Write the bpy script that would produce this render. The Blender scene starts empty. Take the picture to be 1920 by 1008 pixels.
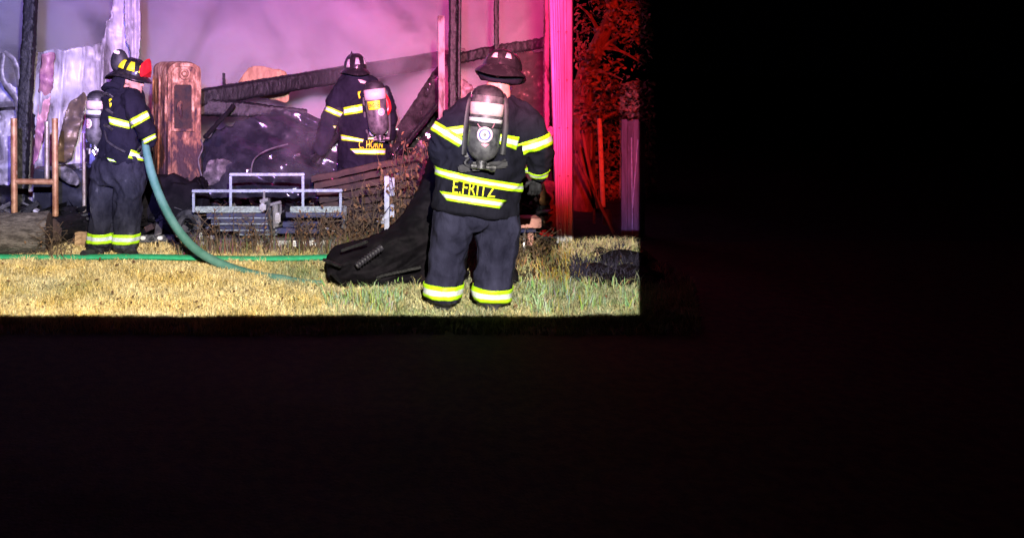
import bpy, bmesh, math, random
import numpy as np
from mathutils import Vector, Matrix, noise
from mathutils.bvhtree import BVHTree
random.seed(7); np.random.seed(7)
R = math.radians
C = bpy.context.scene.collection
sc = bpy.context.scene

# ------------------------------------------------------------------ camera
F, CX, CY, H = 1600.0, 600.0, 120.0, 1.75
cam = bpy.data.cameras.new('camera'); camo = bpy.data.objects.new('camera', cam); C.objects.link(camo)
camo.location = (0, 0, H); camo.rotation_euler = (R(90), 0, 0)
cam.sensor_fit = 'HORIZONTAL'; cam.sensor_width = 36; cam.lens = 36*F/1920
cam.shift_x = (960-CX)/1920; cam.shift_y = -(504-CY)/1920
cam.clip_start = 0.05; cam.clip_end = 500
sc.camera = camo

# ------------------------------------------------------------------ night sky
world = bpy.data.worlds.new('World'); sc.world = world; world.use_nodes = True
bg = world.node_tree.nodes['Background']
bg.inputs[0].default_value = (0.25, 0.3, 0.6, 1); bg.inputs[1].default_value = 0.0002
sc.view_settings.view_transform = 'Standard'; sc.view_settings.look = 'None'
sc.view_settings.exposure = 0; sc.view_settings.gamma = 1
sc.cycles.volume_bounces = 1; sc.cycles.max_bounces = 6; sc.cycles.diffuse_bounces = 2
sc.cycles.volume_step_rate = 1.0; sc.cycles.sample_clamp_indirect = 4

# ------------------------------------------------------------------ lamps of the fire engine parked behind the camera, and added lamps
def flood(name, loc, target, watts, color, x0, x1, z0, z1, sx=0.003, sz=0.003, sx0=None, sz1=None, sx1=None, radius=0.008):
    """a spot with an added direction mask: light leaves between the mask edges x0..x1 (sideways) and z0..z1 (height), as tangents of the beam"""
    l = bpy.data.lights.new(name, 'SPOT'); l.energy = watts; l.color = color
    l.spot_size = R(120); l.spot_blend = 0.3; l.shadow_soft_size = radius
    o = bpy.data.objects.new(name, l); C.objects.link(o); o.location = loc
    o.rotation_euler = (Vector(target)-Vector(loc)).to_track_quat('-Z', 'Y').to_euler()
    l.use_nodes = True; nt = l.node_tree; N = nt.nodes; L = nt.links
    em = N['Emission']; g = N.new('ShaderNodeNewGeometry'); s = N.new('ShaderNodeSeparateXYZ'); L.new(g.outputs['Incoming'], s.inputs[0])
    def ratio(a):
        d = N.new('ShaderNodeMath'); d.operation = 'DIVIDE'; L.new(s.outputs[a], d.inputs[0]); L.new(s.outputs[1], d.inputs[1]); return d.outputs[0]
    def ramp(v, a, b):
        m = N.new('ShaderNodeMapRange'); m.interpolation_type = 'SMOOTHSTEP'; L.new(v, m.inputs[0])
        m.inputs[1].default_value = min(a, b); m.inputs[2].default_value = max(a, b)
        m.inputs[3].default_value = 0 if a < b else 1; m.inputs[4].default_value = 1 if a < b else 0
        return m.outputs[0]
    tx, tz = ratio(0), ratio(2)
    sx0 = sx if sx0 is None else sx0; sz1 = sz if sz1 is None else sz1; sx1 = sx if sx1 is None else sx1
    cur = None
    for v in (ramp(tx, x0, x0+sx0), ramp(tx, x1, x1-sx1), ramp(tz, z0, z0+sz), ramp(tz, z1, z1-sz1)):
        if cur is None: cur = v
        else:
            m = N.new('ShaderNodeMath'); m.operation = 'MULTIPLY'; L.new(cur, m.inputs[0]); L.new(v, m.inputs[1]); cur = m.outputs[0]
    L.new(cur, em.inputs['Strength'])
    return o
DN = 2800/(595-CY)          # where the floodlit lawn begins, metres from the camera
RX = 600/F                  # tangent of the right edge of the lit area
# main white flood on the engine's mast
flood('flood_lamp', (.3, -.3, 2.9), (-.5, 8, 1), 5800, (1, .92, .80), -1.2, .222, -2.9/(DN+.3), 0.08, sx=.02, sz1=.24)
# second white flood, added over the camera to light the grass low at the right
flood('flood_lamp', (0, 0, 2.9), (1.8, 7, 0), 4600, (1, .94, .84), .245, RX, -2.9/DN, -0.338, sx0=.05, sz1=.006)  # added flood lamp
# blue and red beacons, high on the cab roof, and one added blue beacon
flood('blue_beacon', (-0.4, -0.4, 2.9), (-.5, 9, 2), 8200, (.27, .24, 1), -1.2, 0.327, -.36, .6, sx0=.7, sx1=.30, sz=.14, sz1=.006)
flood('blue_beacon', (0, 0, 2.3), (3, 9, 1), 1500, (.55, .32, 1), .350, RX, -.26, -.06, sz1=.04)  # small extra beacon, added to tint the fence at the right edge
flood('red_beacon', (0, 0, 3.3), (1.8, 9, 2), 16500, (1, .035, .24), -.45, .322, -.36, .6, sx0=.85, sz=.10, sz1=.006, sx1=.075)
flood('red_beacon', (0, 0, 2.6), (3, 9, 2), 3600, (1, .02, .012), .262, RX, -.31, .6, sz=.10, sz1=.006)

# ------------------------------------------------------------------ helpers
def P(px, py, d): return Vector(((px-CX)/F*d, d, H-(py-CY)/F*d))
def G(px, py):
    d = F*H/(py-CY); return P(px, py, d)
CAM = Vector((0, 0, H))
def pixdir(px, py): return (P(px, py, 1)-CAM).normalized()

def mat(name, c, rough=.8, metal=0, c2=None, nscale=6, c3=None, lo=.4, hi=.6, bump=0, bscale=30, bdist=.01, stretch=None, spec=.4, attr=None, sheen=0, emis=None, soot=None):
    m = bpy.data.materials.new(name); m.use_nodes = True; nt = m.node_tree; N = nt.nodes; L = nt.links
    b = N['Principled BSDF']; b.inputs['Roughness'].default_value = rough; b.inputs['Metallic'].default_value = metal
    b.inputs['Specular IOR Level'].default_value = spec; b.inputs['Base Color'].default_value = (*c, 1)
    if sheen: b.inputs['Sheen Weight'].default_value = sheen
    tc = N.new('ShaderNodeTexCoord'); mp = N.new('ShaderNodeMapping'); L.new(tc.outputs['Object'], mp.inputs[0])
    if stretch: mp.inputs['Scale'].default_value = stretch
    if c2:
        n = N.new('ShaderNodeTexNoise'); n.inputs['Scale'].default_value = nscale; n.inputs['Detail'].default_value = 7; n.inputs['Roughness'].default_value = .65
        L.new(mp.outputs[0], n.inputs['Vector'])
        r = N.new('ShaderNodeValToRGB'); e = r.color_ramp.elements
        e[0].position = lo; e[0].color = (*c, 1); e[1].position = hi; e[1].color = (*c2, 1)
        if c3: q = e.new(min(.98, hi+.12)); q.color = (*c3, 1)
        fac = n.outputs[0]
        if soot:                                   # soot and burn marks lie thicker low on the thing
            sx = N.new('ShaderNodeSeparateXYZ'); L.new(tc.outputs['Object'], sx.inputs[0]); zr = N.new('ShaderNodeMapRange'); L.new(sx.outputs[2], zr.inputs[0])
            zr.inputs[1].default_value = soot[0]; zr.inputs[2].default_value = soot[1]; zr.inputs[3].default_value = -soot[2]; zr.inputs[4].default_value = soot[2]*.35
            ad = N.new('ShaderNodeMath'); ad.operation = 'ADD'; L.new(fac, ad.inputs[0]); L.new(zr.outputs[0], ad.inputs[1]); fac = ad.outputs[0]
        L.new(fac, r.inputs[0]); L.new(r.outputs[0], b.inputs['Base Color'])
        mr = N.new('ShaderNodeMapRange'); mr.inputs[3].default_value = max(.05, rough-.12); mr.inputs[4].default_value = min(1, rough+.12)
        L.new(n.outputs[0], mr.inputs[0]); L.new(mr.outputs[0], b.inputs['Roughness'])
    if attr:
        a = N.new('ShaderNodeAttribute'); a.attribute_name = attr; L.new(a.outputs['Color'], b.inputs['Base Color'])
    if bump:
        n2 = N.new('ShaderNodeTexNoise'); n2.inputs['Scale'].default_value = bscale; n2.inputs['Detail'].default_value = 5
        L.new(mp.outputs[0], n2.inputs['Vector']); bp = N.new('ShaderNodeBump'); bp.inputs['Strength'].default_value = bump; bp.inputs['Distance'].default_value = bdist
        L.new(n2.outputs[0], bp.inputs['Height']); L.new(bp.outputs[0], b.inputs['Normal'])
    if emis: b.inputs['Emission Color'].default_value = (*emis[:3], 1); b.inputs['Emission Strength'].default_value = emis[3]
    return m

BASE = {}
def tag(o, label=None, cat=None, group=None, kind=None):
    if label: o['label'] = label
    if cat: o['category'] = cat
    if group: o['group'] = group
    if kind: o['kind'] = kind
    return o
def thing(name, loc, label, cat, group=None):
    o = bpy.data.objects.new(name, None); C.objects.link(o); o.location = loc; o.empty_display_size = .1
    BASE[o] = Vector(loc); return tag(o, label, cat, group)
def link(name, me, mats=None, parent=None, loc=None, smooth=True, auto=None):
    if mats is not None:
        if len(me.materials): me.materials.clear()
        for m in (mats if isinstance(mats, (list, tuple)) else [mats]): me.materials.append(m)
    base = BASE[parent] if parent else (Vector(loc) if loc is not None else Vector((0, 0, 0)))
    if base.length > 0: me.transform(Matrix.Translation(-base))
    o = bpy.data.objects.new(name, me); C.objects.link(o); BASE[o] = base
    if parent: o.parent = parent
    else: o.location = base
    if smooth:
        me.polygons.foreach_set('use_smooth', [True]*len(me.polygons))
        if auto is not None and hasattr(me, 'set_sharp_from_angle'): me.set_sharp_from_angle(angle=R(auto))
    return o
def mesh_of(bm, name='m', fix=True):
    if fix: bmesh.ops.recalc_face_normals(bm, faces=bm.faces)
    me = bpy.data.meshes.new(name); bm.to_mesh(me); bm.free(); return me
def obj(name, bm, mats, parent=None, loc=None, smooth=True, auto=35, fix=True):
    return link(name, mesh_of(bm, name, fix), mats, parent, loc, smooth, auto)

def loft(bm, rings, n=14, cap=True, mi=0):
    rows = []
    for c, u, v in rings:
        rows.append([bm.verts.new(c+u*math.cos(2*math.pi*i/n)+v*math.sin(2*math.pi*i/n)) for i in range(n)])
    for a, b in zip(rows, rows[1:]):
        for i in range(n):
            f = bm.faces.new((a[i], a[(i+1) % n], b[(i+1) % n], b[i])); f.material_index = mi
    if cap:
        for row, (c, u, v) in ((rows[0], rings[0]), (rows[-1], rings[-1])):
            k = bm.verts.new(c)
            for i in range(n):
                f = bm.faces.new((row[i], row[(i+1) % n], k)); f.material_index = mi
def limb(bm, pts, rad, n=12, cap=True, flat=1.0, mi=0, up=None):
    pts = [Vector(p) for p in pts]; rings = []; prev = None
    for i, p in enumerate(pts):
        t = (pts[min(i+1, len(pts)-1)]-pts[max(i-1, 0)]).normalized()
        ref = Vector(up) if up else (prev if prev is not None else (Vector((0, 1, 0)) if abs(t.y) < .9 else Vector((1, 0, 0))))
        u = (ref-t*ref.dot(t)).normalized(); v = t.cross(u); prev = u
        r = rad[i] if isinstance(rad, (list, tuple)) else rad
        rings.append((p, u*r*flat, v*r))
    loft(bm, rings, n, cap, mi)
def spline(pts, k=6):
    pts = [Vector(p) for p in pts]; out = []
    for i in range(len(pts)-1):
        p0 = pts[max(i-1, 0)]; p1 = pts[i]; p2 = pts[i+1]; p3 = pts[min(i+2, len(pts)-1)]
        for j in range(k):
            t = j/k; out.append(.5*((2*p1)+(p2-p0)*t+(2*p0-5*p1+4*p2-p3)*t*t+(3*p1-p0-3*p2+p3)*t**3))
    out.append(pts[-1]); return out
def box(bm, c, sx, sy, sz, M=None, bev=0.0, mi=0):
    r = bmesh.ops.create_cube(bm, size=1); vs = r['verts']
    for v in vs: v.co = Vector((v.co.x*sx, v.co.y*sy, v.co.z*sz))
    fs = list({f for v in vs for f in v.link_faces})
    if bev:
        es = list({e for v in vs for e in v.link_edges})
        rr = bmesh.ops.bevel(bm, geom=es, offset=bev, segments=2, affect='EDGES', clamp_overlap=True)
        vs = list({v for f in rr['faces'] for v in f.verts} | {v for v in vs if v.is_valid}); fs = list({f for v in vs for f in v.link_faces})
    for v in vs: v.co = (M @ v.co if M else v.co)+Vector(c)
    for f in fs: f.material_index = mi
def bar(bm, a, b, w, h, bev=0.0, up=(0, 0, 1), mi=0):
    a = Vector(a); b = Vector(b); t = (b-a).normalized(); u = Vector(up)
    if abs(t.dot(u)) > .95: u = Vector((0, 1, 0))
    s = t.cross(u).normalized(); u = s.cross(t)
    box(bm, (a+b)/2, w, (b-a).length, h, Matrix((s, t, u)).transposed(), bev, mi)
def inpoly(x, y, poly):
    r = False; j = len(poly)-1
    for i in range(len(poly)):
        xi, yi = poly[i]; xj, yj = poly[j]
        if (yi > y) != (yj > y) and x < (xj-xi)*(y-yi)/(yj-yi)+xi: r = not r
        j = i
    return r
def fr(p, o=4): return noise.fractal(Vector(p), 1.0, 2.0, o)
def rid(p): return 1-abs(noise.noise(Vector(p)))*2
def sheet(name, poly, dfn, m, step=3, thick=.004, parent=None, label=None, cat=None, group=None, rag=0.0, flat=False):
    xs = [p[0] for p in poly]; ys = [p[1] for p in poly]; bm = bmesh.new(); V = {}
    nx = int((max(xs)-min(xs))/step)+1; ny = int((max(ys)-min(ys))/step)+1; x0, y0 = min(xs), min(ys)
    def ok(x, y):
        if rag: x += rag*noise.noise(Vector((x*.15, y*.15, 3))); y += rag*noise.noise(Vector((x*.13, y*.2, 9)))
        return inpoly(x, y, poly)
    def gv(i, j):
        if (i, j) not in V:
            x, y = x0+i*step, y0+j*step; V[i, j] = bm.verts.new(P(x, y, dfn(x, y)))
        return V[i, j]
    for i in range(nx):
        for j in range(ny):
            if ok(x0+(i+.5)*step, y0+(j+.5)*step): bm.faces.new((gv(i, j), gv(i, j+1), gv(i+1, j+1), gv(i+1, j)))
    # ease the stair-stepped outline
    be = [v for v in bm.verts if any(e.is_boundary for e in v.link_edges)]
    for _ in range(3):
        new = {}
        for v in be:
            nb = [e.other_vert(v).co for e in v.link_edges if e.is_boundary]
            if len(nb) == 2: new[v] = v.co*.5+(nb[0]+nb[1])*.25
        for v, c in new.items(): v.co = c
    me = mesh_of(bm, name, False)
    o = link(name, me, m, parent, smooth=not flat, loc=None if parent else P(sum(xs)/len(xs), max(ys), dfn(sum(xs)/len(xs), max(ys))))
    if thick:
        s = o.modifiers.new('solid', 'SOLIDIFY'); s.thickness = thick; s.offset = 0
    return tag(o, label, cat, group)
def charbar(name, a, b, w, h, m, label=None, cat=None, parent=None, amp=.012, seg=.014, cell=26, up=(0, 0, 1), taper=1, sag=0, group=None, nc=6):
    """burnt timber, its faces broken into alligator char"""
    a = Vector(a); b = Vector(b); n = max(4, int((b-a).length/seg)); t = (b-a).normalized(); u = Vector(up)
    if abs(t.dot(u)) > .95: u = Vector((0, 1, 0))
    s = t.cross(u).normalized(); u = s.cross(t); prof = []
    for k in range(nc): prof.append((-.5+k/nc, -.5))
    for k in range(nc): prof.append((.5, -.5+k/nc))
    for k in range(nc): prof.append((.5-k/nc, .5))
    for k in range(nc): prof.append((-.5, .5-k/nc))
    bm = bmesh.new(); rows = []
    for i in range(n+1):
        f = i/n; c = a.lerp(b, f)+u*sag*math.sin(f*math.pi)+(s*fr((f*3, 1, w*9))+u*fr((f*3, 5, w*9)))*amp*.8; row = []
        k = 1+(taper-1)*f
        for (x, y) in prof:
            rr = math.hypot(x, y); x2, y2 = (x, y) if rr < .62 else (x*.62/rr, y*.62/rr)
            p = c+s*x2*w*k+u*y2*h*k; d = noise.voronoi(Vector(p)*cell)[0]
            nrm = (s*x2+u*y2).normalized()
            p += nrm*(min(.5, d[1]-d[0])-.22)*amp*2.2+nrm*fr(p*9)*amp*.6
            row.append(bm.verts.new(p))
        rows.append(row)
    m4 = len(prof)
    for r0, r1 in zip(rows, rows[1:]):
        for k in range(m4): bm.faces.new((r0[k], r0[(k+1) % m4], r1[(k+1) % m4], r1[k]))
    bm.faces.new(rows[0]); bm.faces.new(rows[-1][::-1])
    o = obj(name, bm, m, parent, None if parent else a, smooth=True, auto=50); return tag(o, label, cat, group)
def remesh(bm, vox=.012, it=6, folds=0.0, fscale=9, seed=0, stretch=(1, 1, 1)):
    bmesh.ops.recalc_face_normals(bm, faces=bm.faces)
    me = bpy.data.meshes.new('t'); bm.to_mesh(me); bm.free(); o = bpy.data.objects.new('t', me); C.objects.link(o)
    r = o.modifiers.new('r', 'REMESH'); r.mode = 'VOXEL'; r.voxel_size = vox
    s = o.modifiers.new('s', 'SMOOTH'); s.iterations = it; s.factor = .5
    dg = bpy.context.evaluated_depsgraph_get(); me2 = bpy.data.meshes.new_from_object(o.evaluated_get(dg))
    bpy.data.objects.remove(o); bpy.data.meshes.remove(me)
    if folds:
        nv = len(me2.vertices); nr = [v.normal.copy() for v in me2.vertices]
        for v, nn in zip(me2.vertices, nr):
            q = Vector((v.co.x*stretch[0], v.co.y*stretch[1], v.co.z*stretch[2]))*fscale+Vector((seed, seed*2, 0))
            w = Vector((noise.noise(q*.6), noise.noise(q*.6+Vector((7, 3, 1))), noise.noise(q*.6+Vector((1, 9, 4)))))
            v.co += nn*folds*(rid(q+w*1.2)*.6+noise.noise(q*2.3+w)*.45)
    me2.update(); return me2
def bvh(me): return BVHTree.FromPolygons([v.co.copy() for v in me.vertices], [tuple(p.vertices) for p in me.polygons])
def bvh_o(o):
    return BVHTree.FromPolygons([v.co+BASE[o] for v in o.data.vertices], [tuple(p.vertices) for p in o.data.polygons])

# ------------------------------------------------------------------ materials
M = {}
M['ground'] = mat('scorched_earth', (.022, .015, .008), .95, c2=(.06, .04, .018), nscale=14, bump=.6, bscale=60)
M['ash'] = mat('ash_floor', (.006, .006, .008), .95, c2=(.03, .028, .03), nscale=8, bump=.8, bscale=40, bdist=.03)
M['char'] = mat('charred_timber', (.003, .003, .004), .55, c2=(.009, .009, .011), nscale=40, c3=(.10, .10, .12), lo=.45, hi=.7, bump=.5, bscale=80, spec=.35)
M['cloth'] = mat('black_turnout_cloth', (.003, .003, .007), .9, c2=(.011, .011, .020), nscale=5, lo=.35, hi=.7, bump=.5, bscale=18, bdist=.03, stretch=(1, 1, .6), spec=.12)
M['trouser'] = mat('dark_trouser_cloth', (.008, .008, .020), .9, c2=(.030, .030, .060), nscale=5, lo=.35, hi=.72, bump=.55, bscale=17, bdist=.035, stretch=(1, 1, .6), spec=.12)
M['dusty'] = mat('dusty_trouser_cloth', (.007, .007, .013), .9, c2=(.028, .028, .04), c3=(.15, .15, .175), nscale=5, lo=.36, hi=.60, bump=.55, bscale=17, bdist=.035, stretch=(1, 1, .6), spec=.12)
M['boot'] = mat('black_rubber_boot', (.010, .010, .012), .45, c2=(.035, .035, .04), nscale=14)
M['skin'] = mat('skin', (.33, .17, .125), .55, c2=(.40, .21, .16), nscale=20)
M['lime'] = mat('lime_fluorescent_tape', (.34, .66, .006), .5, c2=(.42, .72, .012), nscale=40)
M['silver'] = mat('silver_reflective_tape', (.56, .60, .60), .35, c2=(.42, .45, .46), nscale=50)
M['yellowtape'] = mat('yellow_fluorescent_tape', (.62, .62, .01), .5, c2=(.70, .70, .02), nscale=40)
M['dullpatch'] = mat('sooty_reflective_patch', (.38, .34, .36), .4, c2=(.22, .19, .2), nscale=60)
M['helmet'] = mat('black_helmet_shell', (.010, .009, .011), .25, c2=(.03, .027, .03), nscale=18, spec=.45, lo=.5, hi=.75)
M['red'] = mat('red_enamel', (.55, .015, .02), .3, c2=(.35, .008, .012), nscale=25)
M['tank'] = mat('dark_composite_cylinder', (.030, .030, .034), .45, c2=(.085, .085, .088), nscale=16, bump=.2, bscale=120, bdist=.003)
M['tanktop'] = mat('black_cylinder_cover', (.006, .006, .008), .6, c2=(.022, .022, .026), nscale=18)
M['label'] = mat('white_paper_label', (.50, .41, .39), .6, c2=(.36, .24, .23), nscale=16, lo=.5, hi=.75)
M['metaldark'] = mat('dark_fitting', (.03, .03, .033), .4, .6, c2=(.12, .12, .12), nscale=30)
M['chrome'] = mat('bright_fitting', (.55, .53, .52), .3, .7, c2=(.35, .33, .32), nscale=40)
M['hose'] = mat('green_hose_jacket', (.045, .15, .115), .7, c2=(.085, .20, .165), nscale=6, bump=.35, bscale=260, bdist=.003)
M['flathose'] = mat('green_flat_hose', (.02, .30, .13), .7, c2=(.03, .38, .18), nscale=20, bump=.3, bscale=200, bdist=.003)
M['bark'] = mat('weathered_log_bark', (.045, .036, .030), .9, c2=(.13, .11, .095), nscale=7, bump=.9, bscale=22, bdist=.03, stretch=(1, 3, 3))
M['endgrain'] = mat('dark_end_grain', (.06, .035, .025), .9, c2=(.02, .012, .01), nscale=12, bump=.5)
M['palewood'] = mat('pale_cut_wood', (.42, .27, .13), .8, c2=(.25, .15, .07), nscale=6, bump=.5, stretch=(3, 3, 1))
M['pipe'] = mat('rusty_pipe', (.45, .26, .13), .5, .35, c2=(.20, .075, .03), nscale=9, c3=(.55, .42, .28), lo=.35, hi=.62, bump=.3, bscale=60, bdist=.004)
M['pipegrey'] = mat('grey_steel_pipe', (.42, .38, .33), .4, .6, c2=(.22, .17, .12), nscale=12)
M['sheet'] = mat('scorched_pale_sheet_metal', (.09, .08, .085), .5, .1, c2=(.33, .31, .34), nscale=3.4, c3=(.45, .44, .50), lo=.36, hi=.48, bump=.12, bscale=8, bdist=.01, stretch=(1.6, 1, .25))
M['sheetpink'] = mat('pink_purple_sheet_metal', (.42, .22, .24), .5, .1, c2=(.22, .08, .17), nscale=6, c3=(.6, .42, .42), bump=.5, bscale=20, bdist=.02, stretch=(1, 1, .4))  # pink and purple mottling over the metal
M['sheetbrown'] = mat('olive_scorched_sheet', (.16, .12, .075), .45, .3, c2=(.07, .055, .05), nscale=5, c3=(.30, .25, .18), bump=.5, bscale=20)
M['strap'] = mat('bent_grey_strap', (.16, .15, .16), .5, .4, c2=(.06, .055, .06), nscale=12)
M['rust'] = mat('burnt_rusty_steel', (.03, .014, .016), .8, .05, c2=(.20, .095, .05), nscale=9, c3=(.52, .34, .21), lo=.40, hi=.54, soot=(.15, 1.0, .12), bump=.9, bscale=30, bdist=.02, stretch=(1.3, 1.3, .6))
M['rustdark'] = mat('dark_rusted_inside', (.006, .003, .003), .8, c2=(.03, .013, .008), nscale=12, bump=.6)
M['darksheet'] = mat('sooty_shiny_sheet_metal', (.03, .032, .045), .24, .6, c2=(.09, .092, .12), nscale=3.5, c3=(.22, .22, .26), lo=.45, hi=.72, bump=.2, bscale=6, bdist=.03, spec=.6)
M['foil'] = mat('sooty_crumpled_foil', (.06, .055, .06), .17, .85, c2=(.30, .28, .30), nscale=6, lo=.4, hi=.7, bump=.3, bscale=9, bdist=.03)
M['greysheet'] = mat('sooty_grey_panel', (.05, .05, .055), .6, .2, c2=(.15, .14, .145), nscale=9, c3=(.28, .27, .27), bump=.5)
M['galv'] = mat('galvanised_tube', (.25, .28, .32), .5, .3, c2=(.16, .18, .21), nscale=22, bump=.3, bscale=120, bdist=.003)
M['galvgreen'] = mat('pale_green_perforated_strip', (.26, .31, .27), .5, .2, c2=(.13, .155, .14), nscale=34, bump=.3, bscale=90)
M['blueboard'] = mat('dark_blue_painted_board', (.008, .012, .07), .5, c2=(.015, .015, .035), nscale=8)
M['whitepaint'] = mat('chipped_white_paint', (.70, .70, .66), .6, c2=(.40, .38, .34), nscale=16, lo=.5, hi=.7, bump=.3)
M['postblue'] = mat('pale_sign_post_paint', (.36, .38, .43), .5, .2, c2=(.24, .25, .29), nscale=20)
M['brownsheet'] = mat('burnt_brown_roof_panel', (.05, .028, .020), .8, c2=(.022, .015, .013), nscale=6, c3=(.12, .065, .04), bump=.6, bscale=24)
M['pinkpost'] = mat('peeling_pale_post', (.24, .17, .18), .6, c2=(.05, .018, .02), nscale=9, lo=.46, hi=.58, stretch=(1, 1, .3))
M['column'] = mat('white_corner_cladding', (.58, .55, .56), .4, .05, c2=(.80, .78, .79), nscale=5, lo=.36, hi=.52, bump=.15, bscale=8, stretch=(2.5, 2.5, .18))
M['burntwall'] = mat('burnt_wall_lining', (.022, .010, .012), .85, c2=(.05, .02, .024), nscale=11, c3=(.50, .28, .26), lo=.5, hi=.62, bump=.6, bscale=24)
M['leafdry'] = mat('dry_brown_leaf', (.07, .032, .015), .8, c2=(.20, .105, .045), nscale=5)
M['stem'] = mat('dry_stem', (.05, .032, .02), .85, c2=(.13, .085, .05), nscale=9)
M['leaf'] = mat('tree_leaf', (.12, .09, .05), .5, c2=(.36, .25, .13), nscale=5)
M['trunk'] = mat('tree_bark', (.34, .20, .13), .9, c2=(.14, .08, .05), nscale=12, bump=.8, bscale=30, stretch=(1, 1, .3))
M['fencewood'] = mat('weathered_grey_board', (.17, .15, .17), .8, c2=(.09, .075, .085), nscale=7, c3=(.28, .25, .27), bump=.4, stretch=(2, 2, .2))
M['grass'] = mat('grass_blades', (.3, .25, .1), .75, attr='Col', spec=.2)
M['tarp'] = mat('black_char_and_shadow', (.003, .0025, .004), .8, c2=(.009, .007, .010), nscale=6, c3=(.045, .026, .020), lo=.42, hi=.64, spec=.1, bump=.5, bscale=22)  # char black, also used to paint shadow on the heap and the mound
M['ridged'] = mat('sooty_ridged_hose', (.012, .011, .016), .6, c2=(.035, .032, .045), nscale=30)
M['salmon'] = mat('faded_salmon_paint', (.52, .25, .21), .6, c2=(.42, .19, .16), nscale=20)
M['redlens'] = mat('red_plastic_lens', (.75, .01, .015), .25, emis=None)
M['insul'] = mat('charred_orange_insulation', (.42, .20, .07), .9, c2=(.16, .08, .04), nscale=9, c3=(.55, .32, .14), bump=.8, bscale=40)
M['text'] = mat('yellow_lettering', (.62, .62, .01), .5)
M['emblemring'] = mat('pale_pink_print', (.75, .50, .60), .5)
M['emblemblue'] = mat('blue_print', (.10, .10, .45), .5)
M['pinkprint'] = mat('pink_print', (.70, .28, .36), .5)

# ------------------------------------------------------------------ ground
bm = bmesh.new()
def gz(x, y): return .018*fr((x*.9, y*.9, 0))
n = 90
xs = [-60, -30, -15, -8]+[-5+10*i/n for i in range(n+1)]+[8, 15, 30, 60]; ys = [-30, -10, 0, 2]+[3+5.4*i/70 for i in range(71)]
g = [[bm.verts.new((x, y, gz(x, y))) for x in xs] for y in ys]
for j in range(len(ys)-1):
    for i in range(len(xs)-1): bm.faces.new((g[j][i], g[j][i+1], g[j+1][i+1], g[j+1][i]))
tag(obj('ground', bm, M['ground'], fix=False), kind='structure')
bm = bmesh.new(); ys2 = [8.4+6*i/60 for i in range(61)]+[20, 40, 80, 160]
g = [[bm.verts.new((x, y, gz(x, y)+(.05*max(0, fr((x*2.2, y*2.2, 4)))*min(1, max(0, (y-8.4)*2)) if y < 15 else 0))) for x in xs] for y in ys2]
for j in range(len(ys2)-1):
    for i in range(len(xs)-1): bm.faces.new((g[j][i], g[j][i+1], g[j+1][i+1], g[j+1][i]))
tag(obj('burnt_ground', bm, M['ash'], fix=False), kind='structure')

# ------------------------------------------------------------------ smoke over the ruin
def smoke(name, foot, z0, z1, dens, lo, hi, sc_, col, emb=None):
    bm = bmesh.new(); b = [bm.verts.new((x, y, z0)) for x, y in foot]; t = [bm.verts.new((x, y, z1)) for x, y in foot]; k = len(foot)
    bm.faces.new(b[::-1]); bm.faces.new(t)
    for i in range(k): bm.faces.new((b[i], b[(i+1) % k], t[(i+1) % k], t[i]))
    m = bpy.data.materials.new(name); m.use_nodes = True; N = m.node_tree.nodes; L = m.node_tree.links
    N.remove(N['Principled BSDF']); pv = N.new('ShaderNodeVolumePrincipled'); L.new(pv.outputs[0], N['Material Output'].inputs['Volume'])
    pv.inputs['Color'].default_value = (*col, 1); pv.inputs['Anisotropy'].default_value = -.1
    tc = N.new('ShaderNodeNewGeometry'); ns = N.new('ShaderNodeTexNoise'); ns.inputs['Scale'].default_value = sc_; ns.inputs['Detail'].default_value = 6; ns.inputs['Distortion'].default_value = .9
    L.new(tc.outputs['Position'], ns.inputs['Vector'])
    mr = N.new('ShaderNodeMapRange'); mr.interpolation_type = 'SMOOTHSTEP'
    mr.inputs[1].default_value = .42; mr.inputs[2].default_value = .62; mr.inputs[3].default_value = lo*dens; mr.inputs[4].default_value = hi*dens
    L.new(ns.outputs[0], mr.inputs[0])
    sp = N.new('ShaderNodeSeparateXYZ'); L.new(tc.outputs['Position'], sp.inputs[0])
    fy = N.new('ShaderNodeMapRange'); ymin = min(y for x, y in foot); fy.inputs[1].default_value = ymin; fy.inputs[2].default_value = ymin+1.3; fy.inputs[3].default_value = .02; fy.inputs[4].default_value = 1
    L.new(sp.outputs[1], fy.inputs[0]); mm = N.new('ShaderNodeMath'); mm.operation = 'MULTIPLY'; L.new(mr.outputs[0], mm.inputs[0]); L.new(fy.outputs[0], mm.inputs[1])
    L.new(mm.outputs[0], pv.inputs['Density'])
    o = obj(name, bm, m, smooth=False); o['kind'] = 'stuff'; return o
smoke('smoke', [(-6, 10.2), (2.78, 10.2), (3.35, 13.2), (-6, 13.2)], .05, 5.2, 2.6, .015, 1.0, .95, (.95, .92, .95))
smoke('smoke_wisp', [(-.75, 8.55), (.1, 8.55), (.25, 8.8), (.1, 9.0), (-.75, 9.0), (-.9, 8.8)], .55, 1.3, 1.0, .0, 1.0, 2.6, (.93, .9, .93))

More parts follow.
